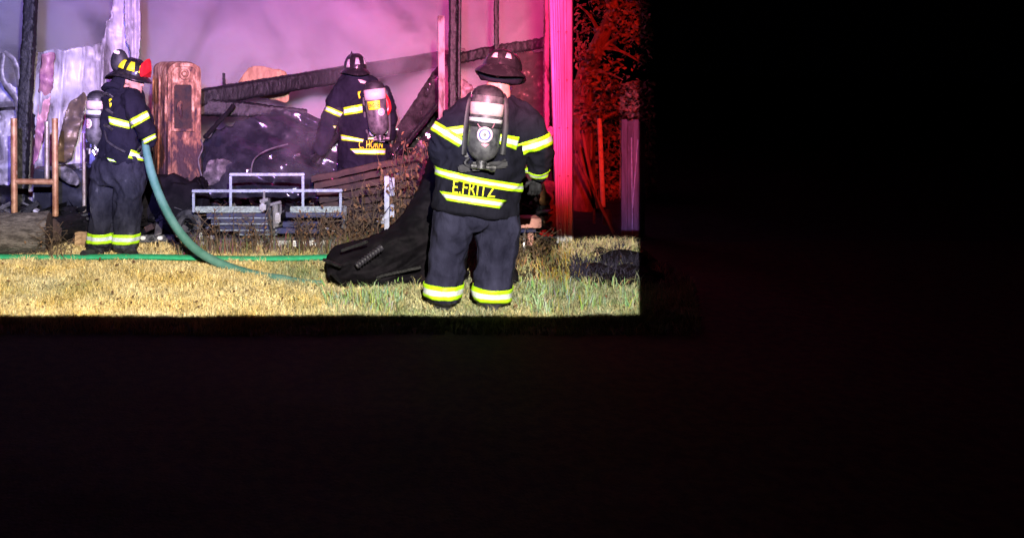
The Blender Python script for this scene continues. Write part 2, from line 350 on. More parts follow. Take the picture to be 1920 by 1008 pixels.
# ------------------------------------------------------------------ grass
def grass(name, n, xr, yr, hfn, cfn, keep=None, lean=.6, wid=.0035):
    x = np.random.uniform(*xr, n*2); y = np.random.uniform(*yr, n*2)
    if keep is not None:
        k = keep(x, y) > np.random.rand(len(x)); x, y = x[k], y[k]
    x, y = x[:n], y[:n]; n = len(x); h = hfn(x, y)*np.random.uniform(.45, 1.25, n)
    a = np.random.uniform(0, 2*np.pi, n); b = np.random.uniform(0, 2*np.pi, n); l = np.abs(np.random.normal(0, lean, n))*h
    z = .018*np.array([fr((p*.9, q*.9, 0)) for p, q in zip(x, y)])-.004
    wx, wy = np.cos(a)*wid*np.random.uniform(.6, 1.5, n), np.sin(a)*wid; dx, dy = np.cos(b)*l, np.sin(b)*l
    co = np.empty((n, 5, 3))
    co[:, 0] = np.stack([x-wx, y-wy, z], 1); co[:, 1] = np.stack([x+wx, y+wy, z], 1)
    co[:, 2] = np.stack([x-wx*.7+dx*.35, y-wy*.7+dy*.35, z+h*.6], 1); co[:, 3] = np.stack([x+wx*.7+dx*.35, y+wy*.7+dy*.35, z+h*.6], 1)
    co[:, 4] = np.stack([x+dx, y+dy, z+h*np.random.uniform(.7, 1, n)], 1)
    me = bpy.data.meshes.new(name); me.vertices.add(n*5); me.vertices.foreach_set('co', co.reshape(-1))
    base = np.arange(n)[:, None]*5; loops = np.concatenate([base+np.array([[0, 1, 3, 2]]), base+np.array([[2, 3, 4]])], 1).reshape(-1)
    me.loops.add(n*7); me.loops.foreach_set('vertex_index', loops.astype(np.int32))
    st = (np.arange(n)[:, None]*7+np.array([[0, 4]])).reshape(-1); me.polygons.add(n*2); me.polygons.foreach_set('loop_start', st.astype(np.int32))
    c = np.clip(cfn(x, y, n), 0, 1); col = np.ones((n, 5, 4)); col[:, :, :3] = c[:, None, :]
    at = me.color_attributes.new('Col', 'FLOAT_COLOR', 'POINT'); at.data.foreach_set('color', col.reshape(-1))
    me.update(); me.validate(); o = link(name, me, M['grass'], smooth=False); o['kind'] = 'stuff'; return o
def nz(x, y, s, k=0): return np.array([noise.noise(Vector((p*s, q*s, k))) for p, q in zip(x, y)])
STRAW = np.array([.68, .47, .14]); STRAW2 = np.array([.82, .68, .38]); GREEN = np.array([.16, .22, .08]); GREY = np.array([.24, .27, .18])
def lawn_col(x, y, n):
    px = 600+x/y*1600; py = 120+2800/y
    g = np.clip((px-480)/260, 0, 1)*.75+.28*nz(x, y, 1.3)+.2*nz(x, y, 4, 5)
    g += np.exp(-((px-545)/70)**2-((py-515)/28)**2)*.7+np.exp(-((px-100)/90)**2-((py-545)/22)**2)*.45
    g = np.clip(g+np.random.normal(0, .2, n), 0, 1)[:, None]
    s = np.clip(.5+.6*nz(x, y, 3, 2)+np.random.normal(0, .25, n), 0, 1)[:, None]
    straw = STRAW*(1-s)+STRAW2*s; gr = GREEN*(1-s)+GREY*s
    return (straw*(1-g)+gr*g*1.15)*np.clip(np.random.normal(.86, .2, n), .3, 1.3)[:, None]*(.95+.35*nz(x, y, 6, 11))[:, None]
def lawn_keep(x, y):
    px = 600+x/y*1600; d = np.clip(.75+.4*nz(x, y, 2.5, 8), .1, 1); d = np.where(y < 5.75, d*.35, d)
    d = np.where((px > 640) & (y > 6.75) & (px < 1090), d*.12, d)       # trampled, scorched strip behind the right firefighter
    d = np.where((px > 1080) & (y > 6.65) & (y < 7.8), d*.25, d); d = np.where((y > 7.85) & (px > 270), d*.3, d)
    return np.where(np.abs(x) > .385*y+.35, 0, d)
grass('grass', 120000, (-3.6, 3.0), (5.5, 8.35), lambda x, y: .055+.03*np.clip(nz(x, y, 2, 3), -1, 1)+.03*np.clip(nz(x, y, 7, 13), -.6, 1), lawn_col, lawn_keep, lean=.75)
# coarse green tufts in the foreground right
def tuft_keep(x, y):
    px = 600+x/y*1600; return np.where((px > 610) & (np.abs(px-830) > 45) & (np.abs(px-920) > 45), np.clip(.2+1.2*nz(x, y, 3.5, 1), 0, 1), 0)
grass('grass_tufts', 4200, (0, 2.5), (5.9, 6.65), lambda x, y: .14+.04*nz(x, y, 4, 1), lambda x, y, n: (np.array([.24, .30, .15])+np.random.normal(0, .05, (n, 3))), tuft_keep, lean=.55, wid=.004)
def hay_keep(x, y):
    px = 600+x/y*1600; return np.clip(1.3-np.abs(px-1128)/60+.4*nz(x, y, 4), 0, 1)*np.where(px < 1200, 1, 0)
grass('dry_hay', 2600, (1.8, 3.1), (7.6, 8.2), lambda x, y: .11+.04*nz(x, y, 4, 1), lambda x, y, n: STRAW2*.8+np.random.normal(0, .05, (n, 3)), hay_keep, lean=1.1, wid=.003)
def low_keep(x, y):
    px = 600+x/y*1600; return np.where((px > 960) & (px < 1100), np.clip(.35+nz(x, y, 3.5, 1), 0, 1), 0)
grass('dry_undergrowth', 2200, (1.5, 3.1), (6.7, 8.3), lambda x, y: .09+.05*nz(x, y, 4, 1), lambda x, y, n: STRAW*.6+np.random.normal(0, .05, (n, 3)), low_keep, lean=1.0, wid=.003)
def weed_keep(x, y):
    px = 600+x/y*1600; return np.where((px > 330) & (px < 720), np.clip(.35+nz(x, y, 3.5, 1), 0, 1), 0)
grass('dry_weeds', 1900, (-1.5, 1.0), (7.6, 8.15), lambda x, y: .20+.10*nz(x, y, 4, 1), lambda x, y, n: np.array([.16, .12, .085])+np.random.normal(0, .04, (n, 3)), weed_keep, lean=.45, wid=.0025)

# ------------------------------------------------------------------ left ruin: sheet metal, post, straps
def warp(x, y, a, s, k=0): return a*fr((x*s, y*s, k), 2)
def dmain(x, y):
    rib = .05*max(0, 1-abs(((x+y*.08) % 37)-18)/4)
    return 9.25-rib+warp(x, y, .20, .010)+warp(x, y, .016, .05, 4)-max(0, y-300)*.004+(x-150)*.0012
sheet('crumpled_metal_sheet', [(38, 86), (55, 93), (72, 99), (96, 92), (120, 96), (150, 88), (176, 86), (190, 80), (197, 62), (199, 42), (206, 36), (212, 0), (214, -40), (236, -40), (236, 60), (252, 120), (262, 190), (265, 320), (150, 326), (112, 318), (104, 355), (98, 392), (30, 410), (-10, 424), (-10, 392), (40, 368), (62, 345), (64, 300), (66, 230), (60, 190), (40, 130)],
      dmain, M['sheet'], 3, .004, label='big crumpled pale metal wall sheet with ragged top behind the left firefighter', cat='metal sheet', rag=5)
sheet('torn_metal_strip', [(232, -40), (263, -40), (262, 18), (266, 30), (260, 110), (255, 130), (246, 112), (234, 60)], lambda x, y: 9.12+.03*math.sin(x*.5)+warp(x, y, .06, .03), M['sheet'], 3, .004,
      label='narrow torn metal strip standing above the left firefighter helmet', cat='metal sheet', rag=2)
sheet('folded_metal_edge', [(78, 100), (104, 98), (100, 150), (93, 200), (82, 250), (70, 300), (63, 310), (62, 280), (72, 200), (74, 140)], lambda x, y: 9.02+warp(x, y, .10, .03, 2)+.05*abs((x-85)*.06), M['sheetpink'], 3, .004,
      label='folded pink and purple sheet edge beside the black post', cat='metal sheet', rag=2)
sheet('peeled_metal_flap', [(130, 192), (148, 180), (158, 172), (163, 182), (157, 215), (147, 255), (134, 296), (120, 306), (104, 302), (110, 260), (120, 222)], lambda x, y: 8.95+warp(x, y, .12, .025, 7)+abs(x-135)*.002, M['sheetbrown'], 3, .004,
      label='olive brown peeled metal flap hanging between the pipes and the left air tank', cat='metal sheet', rag=2)
sheet('pale_metal_offcut', [(-20, 150), (20, 158), (44, 172), (42, 250), (34, 330), (16, 345), (-20, 350)], lambda x, y: 9.4+warp(x, y, .15, .03, 1), M['sheet'], 3, .004, label='pale metal offcut at the far left edge behind bent straps', cat='metal sheet', rag=5)
sheet('scorched_board_scrap', [(38, 84), (58, 96), (62, 120), (52, 150), (42, 128)], lambda x, y: 9.15+warp(x, y, .05, .04, 1), M['sheetbrown'], 3, .01, label='small scorched brown scrap left of the black post', cat='board', rag=2)
charbar('charred_post', P(66, -160, 9.0), P(36, 420, 8.75), .125, .125, M['char'], 'tall leaning charred black post at the left in front of pale sheet', 'post', amp=.009, cell=38, nc=8)
bm = bmesh.new(); bar(bm, P(-40, 199, 9.1), P(36, 194, 9.1), .05, .06, .004); obj('crossbar', bm, M['strap'], loc=P(0, 200, 9.1)); tag(bpy.data.objects['crossbar'], 'dark horizontal steel bar at the far left edge', 'steel bar')
st = thing('bent_strap_bundle', P(38, 400, 8.95), 'two bent grey metal straps curling up at the far left', 'metal strap')
for pts in ([(8, 98), (25, 112), (34, 140), (38, 175), (40, 215), (38, 290), (37, 400)], [(6, 100), (2, 130), (6, 152), (18, 168), (31, 190), (36, 240), (34, 330), (33, 400)]):
    bm = bmesh.new(); limb(bm, spline([P(x, y, 8.95) for x, y in pts], 6), .028, 8, flat=.25); obj('strap', bm, M['strap'], st)

# rusty pipe rack
rk = thing('pipe_rack', G(65, 402), 'rusty copper coloured pipe frame standing behind the log', 'pipe frame')
def pipe(name, a, b, r, m, par):
    bm = bmesh.new(); a = Vector(a); b = Vector(b); limb(bm, [a, a.lerp(b, .5), b], r, 16); t = (b-a).normalized()
    return obj(name, bm, m, par)
DR = 7.95
pipe('upright', P(26, 222, DR), P(27, 405, DR), .030, M['pipe'], rk); pipe('upright', P(103, 222, DR), P(104, 405, DR), .029, M['pipe'], rk)
pipe('rail', P(27, 340, DR), P(103, 341, DR), .027, M['pipe'], rk)
gp = thing('steel_pipe', P(88, 335, 8.3), 'grey steel pipe just left of the right rusty upright', 'pipe'); pipe('tube', P(88, 228, 8.3), P(88, 335, 8.3), .024, M['pipegrey'], gp)
gp = thing('steel_pipe', P(158, 400, 8.5), 'grey steel pipe behind the left firefighter air tank', 'pipe'); pipe('tube', P(157, 250, 8.5), P(158, 400, 8.5), .020, M['pipegrey'], gp)

# logs
def log(name, a, b, r, label, m=None, seed=0, rx=1.0):
    a = Vector(a); b = Vector(b); t = (b-a).normalized(); u = Vector((0, 0, 1)); s = t.cross(u).normalized(); u = s.cross(t)
    th = thing(name, Vector(((a.x+b.x)/2, (a.y+b.y)/2, 0)), label, 'log'); bm = bmesh.new(); rows = []; nl, na = 40, 48
    for i in range(nl+1):
        row = []
        for k in range(na):
            an = 2*math.pi*k/na; p = a.lerp(b, i/nl); q = Vector((math.cos(an)*3, math.sin(an)*3, i/nl*1.3+seed))
            rr = r*(1+.10*fr(q)+.05*noise.noise(Vector((math.cos(an)*9, math.sin(an)*9, i*.12+seed)))-(.10 if abs(an-math.pi*.13-.05*fr((i*.3, 0, seed))) < .07 else 0))
            row.append(bm.verts.new(p+s*math.cos(an)*rr*rx+u*math.sin(an)*rr))
        rows.append(row)
    for r0, r1 in zip(rows, rows[1:]):
        for k in range(na): bm.faces.new((r0[k], r0[(k+1) % na], r1[(k+1) % na], r1[k]))
    ends = []
    for row in (rows[0], rows[-1]): ends.append([v.co.copy() for v in row])
    obj('bark', bm, m or M['bark'], th, auto=60)
    for e, sg in zip(ends, (-1, 1)):
        bm = bmesh.new(); c = sum(e, Vector())/na; prev = None
        for f, dd in ((1, 0), (.75, .006), (.45, .010), (.15, .012)):
            ring = [bm.verts.new(c+(v-c)*f+t*sg*dd) for v in e]
            if prev:
                for k in range(na): bm.faces.new((prev[k], prev[(k+1) % na], ring[(k+1) % na], ring[k]))
            prev = ring
        bm.faces.new(prev); obj('cut_end', bm, M['endgrain'], th)
    return th
log('log', P(-12, 438, 7.72), P(92, 436, 7.78), .185, 'thick weathered grey log lying on straw at the left edge', seed=1)
log('log', P(98, 432, 8.0), P(150, 420, 8.35), .115, 'dark charred log end poking out right of the big log', M['char'], seed=4)
log('log', P(138, 449, 8.15), P(172, 449, 8.22), .075, 'short pale cut log beside the left firefighter boots', M['palewood'], seed=9)

# blackened appliances behind the rack
def crushed(name, x0, x1, y0, y1, d, dep, m, label, cat, amp=.03, seed=0, bevel=.01):
    th_c = P((x0+x1)/2, (y0+y1)/2, d+dep/2); w = (x1-x0)/F*d; h = (y1-y0)/F*d; bm = bmesh.new(); box(bm, (0, 0, 0), w, dep, h, None, bevel)
    bmesh.ops.subdivide_edges(bm, edges=[e for e in bm.edges if e.calc_length() > .05], cuts=9, use_grid_fill=True)
    for v in bm.verts:
        q = v.co*4+Vector((seed, 0, 0)); v.co += Vector((fr(q), fr(q+Vector((5, 5, 5))), fr(q+Vector((9, 1, 3)))))*amp; v.co += th_c
    return tag(obj(name, bm, m, loc=P((x0+x1)/2, y1, d), auto=40), label, cat)
crushed('burnt_cabinet', 76, 168, 312, 400, 8.55, .45, M['darksheet'], 'blackened crushed cabinet behind the rusty pipe frame', 'cabinet', .035, 2)
for k, (y0, y1) in enumerate(((338, 352), (364, 374), (384, 396))):
    pass
sheet('curled_metal_scrap', [(108, 310), (128, 312), (146, 328), (152, 346), (140, 348), (122, 342), (108, 330)], lambda x, y: 8.35+warp(x, y, .08, .04, 3), M['greysheet'], 3, .005, label='curled dark scrap on top of the blackened cabinet', cat='metal scrap', rag=2)
crushed('burnt_bin', 118, 172, 404, 436, 8.25, .3, M['tarp'], 'black burnt bin above the pale cut log', 'bin', .03, 5)
crushed('burnt_engine_block', 268, 388, 330, 440, 8.55, .55, M['tarp'], 'black burnt engine mass right of the left firefighter legs', 'engine', .09, 8, .05)
bb = thing('burnt_bumper', P(310, 455, 8.25), 'burnt low bumper with small bright lamps behind the left firefighter boots', 'bumper')
bm = bmesh.new(); bar(bm, P(258, 447, 8.25), P(352, 446, 8.3), .06, .07, .012); obj('beam', bm, M['metaldark'], bb)
for x, m in ((268, 'whitepaint'), (300, 'whitepaint'), (318, 'chrome'), (283, 'metaldark')):
    bm = bmesh.new(); box(bm, P(x, 446, 8.2), .05, .03, .035, None, .008); obj('lamp', bm, M[m], bb)

# rusty cabinet with rounded top
rc = thing('rusty_cabinet', P(325, 335, 9.1), 'burnt rusty upright cabinet with rounded top beside the left firefighter', 'cabinet')
def arch(x0, x1, ytop, ybot, d, rad, k=8):
    a = [(x0, ybot), (x0, ytop+rad)]
    a += [(x0+rad-rad*math.cos(math.pi/2*i/k), ytop+rad-rad*math.sin(math.pi/2*i/k)) for i in range(1, k+1)]
    a += [(x1-rad+rad*math.sin(math.pi/2*i/k), ytop+rad-rad*math.cos(math.pi/2*i/k)) for i in range(0, k+1)]
    a += [(x1, ybot)]; return [P(x, y, d) for x, y in a]
bm = bmesh.new(); A0 = arch(316, 376, 119, 345, 8.85, 17); off = Vector((-.245, .42, .01)); rows = []
for f in [i/10 for i in range(11)]:
    rows.append([bm.verts.new(p+off*f+Vector((0, 0, .02*math.sin(f*3.1)))+Vector((fr(p*5+off*f*6), 0, fr(p*4+off*f*5)))*.012) for p in A0])
for a, b in zip(rows, rows[1:]):
    for k in range(len(A0)-1): bm.faces.new((a[k], a[k+1], b[k+1], b[k]))
    bm.faces.new((a[-1], a[0], b[0], b[-1]))
bm.faces.new(rows[0]); bm.faces.new(rows[-1][::-1])
obj('shell', bm, M['rust'], rc, auto=45)
def archring(outer, inner, name, m, dy, th):
    bm = bmesh.new(); o1 = [bm.verts.new(p+Vector((0, dy, 0))) for p in outer]; i1 = [bm.verts.new(p+Vector((0, dy, 0))) for p in inner]
    o2 = [bm.verts.new(p+Vector((0, dy+th, 0))) for p in outer]; i2 = [bm.verts.new(p+Vector((0, dy+th, 0))) for p in inner]; k = len(outer)
    for a in range(k):
        b = (a+1) % k
        for q in ((o1[a], o1[b], i1[b], i1[a]), (o1[a], o2[a], o2[b], o1[b]), (i1[a], i1[b], i2[b], i2[a])): bm.faces.new(q)
    return obj(name, bm, m, rc, auto=40)
archring(arch(316, 376, 119, 345, 8.85, 17), arch(322, 370, 125, 340, 8.85, 14), 'rim', M['rust'], -.028, .03)
archring(arch(323, 365, 155, 246, 8.84, 5), arch(327, 360, 159, 241, 8.84, 4), 'door_frame', M['rust'], -.022, .02)
bm = bmesh.new(); box(bm, P(343.5, 200, 8.845), .185, .012, .46, None, .003); obj('opening', bm, M['rustdark'], rc)
bm = bmesh.new(); limb(bm, spline([P(340, 190, 8.83), P(336, 200, 8.82), P(338, 212, 8.83), P(341, 222, 8.83)], 4), [.012, .02, .028, .03, .03, .028, .03, .03, .025, .02, .015, .01, .008], 8); obj('debris_lump', bm, M['rust'], rc)
for r_ in (.055, .026):
    bm = bmesh.new(); c = P(346, 138, 8.83); limb(bm, [c+Vector((math.cos(a)*r_, 0, math.sin(a)*r_)) for a in [2*math.pi*i/20 for i in range(21)]], .009, 6, cap=False); obj('ring', bm, M['rust'], rc)
for xx in (284, 296, 308):
    bm = bmesh.new(); limb(bm, [P(xx+4, 140, 9.0-(xx-284)*.004), P(xx, 340, 9.0-(xx-284)*.004)], .011, 6); obj('rib', bm, M['rust'], rc)

# ------------------------------------------------------------------ centre ruin
charbar('charred_beam', P(362, 186, 9.7), P(866, 104, 11.4), .19, .20, M['char'], 'long charred roof beam slanting up to the right behind the middle firefighter', 'beam', amp=.009, cell=34, seg=.012, nc=8)
charbar('charred_beam', P(362, 199, 9.75), P(575, 214, 9.9), .20, .21, M['char'], 'shorter thick charred timber under the long slanting beam', 'beam', amp=.012, cell=34, taper=.55, nc=8)
charbar('charred_stud', P(420, 138, 10.0), P(420, 178, 9.9), .035, .035, M['char'], 'thin charred stud stub standing on the long beam', 'stud', amp=.006, nc=3)
sheet('scorched_plywood', [(440, 165), (466, 126), (490, 124), (535, 133), (545, 160), (540, 195), (520, 188), (482, 182), (482, 165)], lambda x, y: 10.45+warp(x, y, .05, .02), M['palewood'], 3, .012, label='scorched orange plywood panel behind the long beam', cat='plywood panel', rag=1)
def facet(x, y, cell, seed, sk=.4):
    """crumpled sheet: flat facets between creases"""
    u = (x+y*sk)/cell; v = (y-x*sk*.3)/cell; i, j = math.floor(u), math.floor(v); a, b = u-i, v-j
    h = lambda p, q: noise.cell(Vector((p*1.0+.5, q*1.0+.5, seed+.5)))
    h00, h10, h01, h11 = h(i, j), h(i+1, j), h(i, j+1), h(i+1, j+1)
    return h00+(h10-h00)*a+(h11-h10)*b if a > b else h00+(h01-h00)*b+(h11-h01)*a
def dheap(x, y):
    return 9.5-.20*facet(x, y*1.5, 96, 3, .5)-.07*facet(x, y*1.3, 30, 6, -.5)-.018*facet(x+y*.5, y, 12, 9)-max(0, y-215)*.0038+abs(x-540)*.0006
sheet('crumpled_roof_metal', [(352, 320), (385, 262), (402, 246), (440, 232), (480, 216), (520, 207), (545, 205), (572, 212), (600, 222), (628, 236), (648, 330), (640, 372), (352, 372)], dheap, M['darksheet'], 3, .004, label='big heap of crumpled sooty roof metal with bright glints in the centre', cat='metal sheet', rag=6)
def dfoil(x, y): return 9.15-.12*facet(x, y, 22, 2, .6)-.04*facet(x, y, 9, 5, -.4)
sheet('crumpled_foil', [(478, 298), (498, 290), (530, 292), (556, 286), (566, 290), (560, 312), (545, 330), (520, 345), (484, 352)], dfoil, M['foil'], 2, .003, label='shiny crumpled foil sheet above the trailer railing', cat='foil', rag=3, flat=True)
sheet('crushed_grey_panel', [(392, 300), (408, 297), (440, 304), (470, 310), (484, 318), (482, 352), (430, 352), (384, 346), (380, 330)], lambda x, y: 9.05+warp(x, y, .10, .03, 6)+.05*rid((x*.03, y*.04, 2)), M['greysheet'], 3, .006, label='crushed sooty grey panel left of the foil above the railing', cat='metal panel', rag=4)
def dtri(x, y): return 9.6-.14*facet(x+y*.7, y*.7, 40, 4, .3)-.02*facet(x, y, 14, 7)-.3*(y-125)/150
sheet('leaning_roof_metal', [(821, 121), (828, 135), (830, 300), (735, 296), (736, 268), (745, 236), (768, 202), (795, 160)], dtri, M['foil'], 3, .004, label='glinting torn roof metal leaning against the pink post', cat='metal sheet', rag=3, flat=True)
# fallen brown roof made of boards
rf = thing('fallen_roof', P(700, 400, 8.9), 'fallen brown burnt roof slope behind the white sign post', 'roof')
for k in range(7):
    y0, y1 = 332+k*13, 284+k*17; bm = bmesh.new()
    a = P(584+k*5, y0+4, 8.72-k*.05); b = P(842, y1-2, 8.55-k*.05)
    nseg = 26; prev = None
    for i in range(nseg+1):
        p = a.lerp(b, i/nseg); j = Vector((0, 0, .012*fr((i*.3, k*3, 0)))); hh = .062
        ring = [bm.verts.new(p+j+v) for v in (Vector((0, -.02, -hh/2)), Vector((0, -.035, hh/2)), Vector((0, .02, hh/2)), Vector((0, .035, -hh/2)))]
        if prev:
            for q in range(4): bm.faces.new((prev[q], prev[(q+1) % 4], ring[(q+1) % 4], ring[q]))
        else: bm.faces.new(ring[::-1])
        prev = ring
    bm.faces.new(prev); obj('board', bm, M['brownsheet'], rf, auto=30)

# ------------------------------------------------------------------ posts and wall of the right ruin
bm = bmesh.new(); bar(bm, P(827, 30, 8.6), P(829, 420, 8.5), .062, .05, .004); o = obj('pale_post', bm, M['pinkpost'], loc=P(829, 420, 8.5)); tag(o, 'pale peeling post glowing pink left of the paired black posts', 'post')
charbar('charred_post', P(851, -160, 8.75), P(845, 420, 8.6), .075, .09, M['char'], 'left one of the paired charred wall posts', 'post', amp=.008, cell=30)
charbar('charred_post', P(862, -160, 8.7), P(858, 420, 8.55), .035, .09, M['char'], 'thin right one of the paired charred wall posts', 'post', amp=.005, cell=30, nc=4)
charbar('charred_post', P(931, -160, 9.0), P(930, 240, 8.9), .05, .05, M['char'], 'thin charred post rising above the right firefighter helmet', 'post', amp=.007, cell=30, nc=4)
charbar('charred_post', P(1026, -160, 8.7), P(1022, 440, 8.6), .05, .07, M['pinkpost'], 'scorched narrow post just left of the pink wall cladding', 'post', amp=.007, cell=30, nc=4)
charbar('charred_beam', P(840, 112, 10.45), P(1030, 78, 10.6), .12, .13, M['char'], 'faint charred beam in smoke behind the right firefighter helmet', 'beam', amp=.015, cell=26)
sheet('burnt_wall', [(968, 100), (990, 96), (1026, 98), (1026, 430), (862, 430), (862, 330), (955, 300), (958, 200), (960, 150), (950, 130)], lambda x, y: 9.2+warp(x, y, .06, .03), M['burntwall'], 3, .01, label='burnt wall lining with pink peeling patches right of the right helmet', cat='wall', rag=6)
sheet('torn_pink_lining', [(862, 150), (872, 148), (885, 162), (895, 178), (890, 200), (862, 205)], lambda x, y: 9.0+warp(x, y, .06, .05), M['pinkpost'], 2, .006, label='torn pale lining between the black posts and the right firefighter', cat='lining', rag=3)
# corner cladding
cl = thing('corner_cladding', P(1058, 457, 8.36), 'tall ribbed wall corner cladding glowing hot pink', 'wall cladding')
prof = [(0, .05), (.03, .012), (.06, 0), (.17, 0), (.20, .03), (.25, .03), (.28, 0), (.36, 0), (.39, .035), (.44, .035), (.47, 0), (.60, 0), (.63, .03), (.70, .03), (.73, 0), (.93, 0), (.97, .012), (1.0, .05)]
bm = bmesh.new(); rows = []; NV = 60
for j in range(NV+1):
    f = j/NV; y = -240+f*(458+240); xl = 1028+max(0, y)*.0315; xr = 1075
    rows.append([bm.verts.new(P(xl+(xr-xl)*u, y, 8.36+w*2.2+.012*fr((u*2, f*6, 3)))) for u, w in prof])
for a, b in zip(rows, rows[1:]):
    for k in range(len(prof)-1): bm.faces.new((a[k], b[k], b[k+1], a[k+1]))
o = obj('panel', bm, M['column'], cl, auto=20, fix=False); s = o.modifiers.new('s', 'SOLIDIFY'); s.thickness = .003
bm = bmesh.new(); bar(bm, P(1052, 20, 8.55), P(1056, 458, 8.55), .16, .05, .003); obj('backing_stud', bm, M['char'], cl)
for y in (60, 150, 240, 330, 420):
    for x in (1046, 1062):
        bm = bmesh.new(); c = P(x+y*.012, y, 8.345); limb(bm, [c, c+Vector((0, .03, 0))], .006, 8); obj('screw', bm, M['chrome'], cl)
sheet('snagged_cloth', [(1022, 246), (1032, 236), (1038, 240), (1036, 262), (1028, 268), (1021, 258)], lambda x, y: 8.3+warp(x, y, .05, .1), M['label'], 1.5, .004, label='small pale cloth scrap snagged on the pink cladding edge', cat='cloth', rag=1)

# ------------------------------------------------------------------ utility trailer
tr = thing('utility_trailer', P(500, 462, 8.2), 'galvanised utility trailer with stepped railing standing in dry weeds', 'trailer')
DT = 8.15
def tbar(name, a, b, w, m, h=None): 
    bm = bmesh.new(); bar(bm, a, b, w, h or w, .005); return obj(name, bm, m, tr)
tbar('rail', P(360, 358, DT), P(642, 357, DT), .027, M['galv']); tbar('rail', P(430, 327, DT), P(571, 327, DT), .026, M['galv'])
for x, y0, y1 in ((363, 362, 398), (432.5, 330, 398), (568, 330, 398), (638.5, 361, 398)): tbar('upright', P(x, y0, DT), P(x, y1, DT), .025, M['galv'])
def perforated(x0, x1):
    bm = bmesh.new(); d = DT-.01; w = (x1-x0)/F*d; n_ = max(3, int(w/.035))
    bar(bm, P(x0, 388, d), P(x1, 388, d), .006, .012); bar(bm, P(x0, 397, d), P(x1, 397, d), .006, .014)
    for i in range(n_+1):
        x = x0+(x1-x0)*i/n_; bar(bm, P(x, 388, d), P(x, 397, d), .02, .007)
    o = obj('perforated_strip', bm, M['galvgreen'], tr, smooth=False); o['kind'] = 'stuff'
    bm = bmesh.new(); bar(bm, P(x0, 392.5, d+.02), P(x1, 392.5, d+.02), .004, .04); obj('backing_strip', bm, M['galvgreen'], tr)
perforated(368, 490); perforated(546, 636)
for (x0, x1, y) in ((388, 505, 403), (396, 505, 414), (412, 520, 426), (448, 520, 434)):
    tbar('board', P(x0, y, DT+.03), P(x1, y, DT+.03), .05, M['blueboard'], .035)
    tbar('board_edge', P(x0, y+5.5, DT), P(x1, y+5.5, DT), .03, M['galv'], .012)
for (x0, x1, y) in ((536, 645, 402), (530, 600, 420), (520, 600, 432)):
    tbar('board', P(x0, y, DT+.03), P(x1, y, DT+.03), .05, M['blueboard'], .05)
tbar('board_edge', P(575, 403, DT), P(628, 403, DT), .02, M['strap'], .008)
tbar('chassis_beam', P(375, 450, DT+.02), P(640, 448, DT+.02), .05, M['metaldark'], .04)
tbar('front_panel', P(482, 457, DT), P(640, 455, DT), .03, M['whitepaint'], .055)
tbar('end_post', P(645, 385, DT), P(645, 428, DT), .05, M['metaldark'])
for c, sx, sz in (((377, 443), .03, .07), ((381, 456), .075, .03), ((388, 445), .04, .02), ((398, 444), .04, .03)):
    bm = bmesh.new(); box(bm, P(c[0], c[1], DT-.03), sx, .04, sz, None, .005); obj('bracket', bm, M['whitepaint'], tr)
jk = bmesh.new(); limb(jk, [P(495, 358, DT-.03), P(495, 380, DT-.03)], .012, 8); limb(jk, [P(488, 378, DT-.03), P(503, 374, DT-.04)], .02, 8); box(jk, P(493, 388, DT-.06), .06, .07, .08, None, .015)
limb(jk, [P(516, 380, DT-.10), P(518, 424, DT-.08)], .030, 10); box(jk, P(521, 408, DT-.13), .05, .05, .10, None, .012); limb(jk, [P(507, 384, DT-.12), P(527, 379, DT-.14)], .016, 8)
limb(jk, [P(513, 398, DT-.14), P(514, 428, DT-.13)], .009, 6); limb(jk, [P(526, 384, DT-.14), P(526, 400, DT-.12)], .012, 6)
obj('winch', jk, M['chrome'], tr)
jk = bmesh.new(); limb(jk, [P(502, 372, DT), P(508, 420, DT), P(512, 440, DT)], .03, 8); obj('winch_post', jk, M['metaldark'], tr)
bm = bmesh.new(); c = P(352, 425, 8.35); limb(bm, [c+Vector((math.cos(a)*.10, math.sin(a)*.03, math.sin(a)*.12)) for a in [2*math.pi*i/20 for i in range(21)]], .055, 8, cap=False); obj('tyre', bm, M['boot'], tr)

# burnt rubble lying between the larger wreckage: splinters, boards and bent strips nobody could count
def rubble(name, n, region, hfn, mats, seed, lmax=.5):
    rg = random.Random(seed); bm = bmesh.new()
    for _ in range(n):
        px = rg.uniform(region[0], region[1]); d = rg.uniform(region[2], region[3]); z = hfn(px, d)*rg.random()**.6; p = Vector(((px-CX)/F*d, d, max(.01, z)))
        L = rg.uniform(.08, lmax); w = rg.uniform(.012, .07); t = rg.uniform(.004, .025); a = rg.uniform(0, math.pi); v = Vector((math.cos(a), math.sin(a)*.7, rg.gauss(0, .35))).normalized(); mi = rg.choices(range(len(mats)), [6, 3, 2, 1.2, .5][:len(mats)])[0]
        if rg.random() < .6: bar(bm, p-v*L/2, p+v*L/2, w, t, 0, (rg.gauss(0, .4), rg.gauss(0, .4), 1), mi)
        else:
            s = v.cross(Vector((rg.gauss(0, 1), rg.gauss(0, 1), 1))).normalized(); u = s.cross(v); q = [p+v*L*(f-.5)+u*rg.gauss(0, L*.10) for f in (0, .33, .66, 1)]; vs = [(bm.verts.new(c-s*w), bm.verts.new(c+s*w*rg.uniform(.4, 1.2))) for c in q]
            for A, B in zip(vs, vs[1:]): bm.faces.new((A[0], A[1], B[1], B[0])).material_index = mi
    o = obj(name, bm, [M[k] for k in mats], smooth=False, fix=False); o['kind'] = 'stuff'; return o
rubble('burnt_rubble', 620, (255, 640, 8.35, 9.6), lambda x, d: (.18+.30*math.exp(-((x-330)/70)**2))*(.4+.6*min(1, (d-8.3)/.6)), ['char', 'tarp', 'greysheet', 'darksheet', 'rust'], 3)
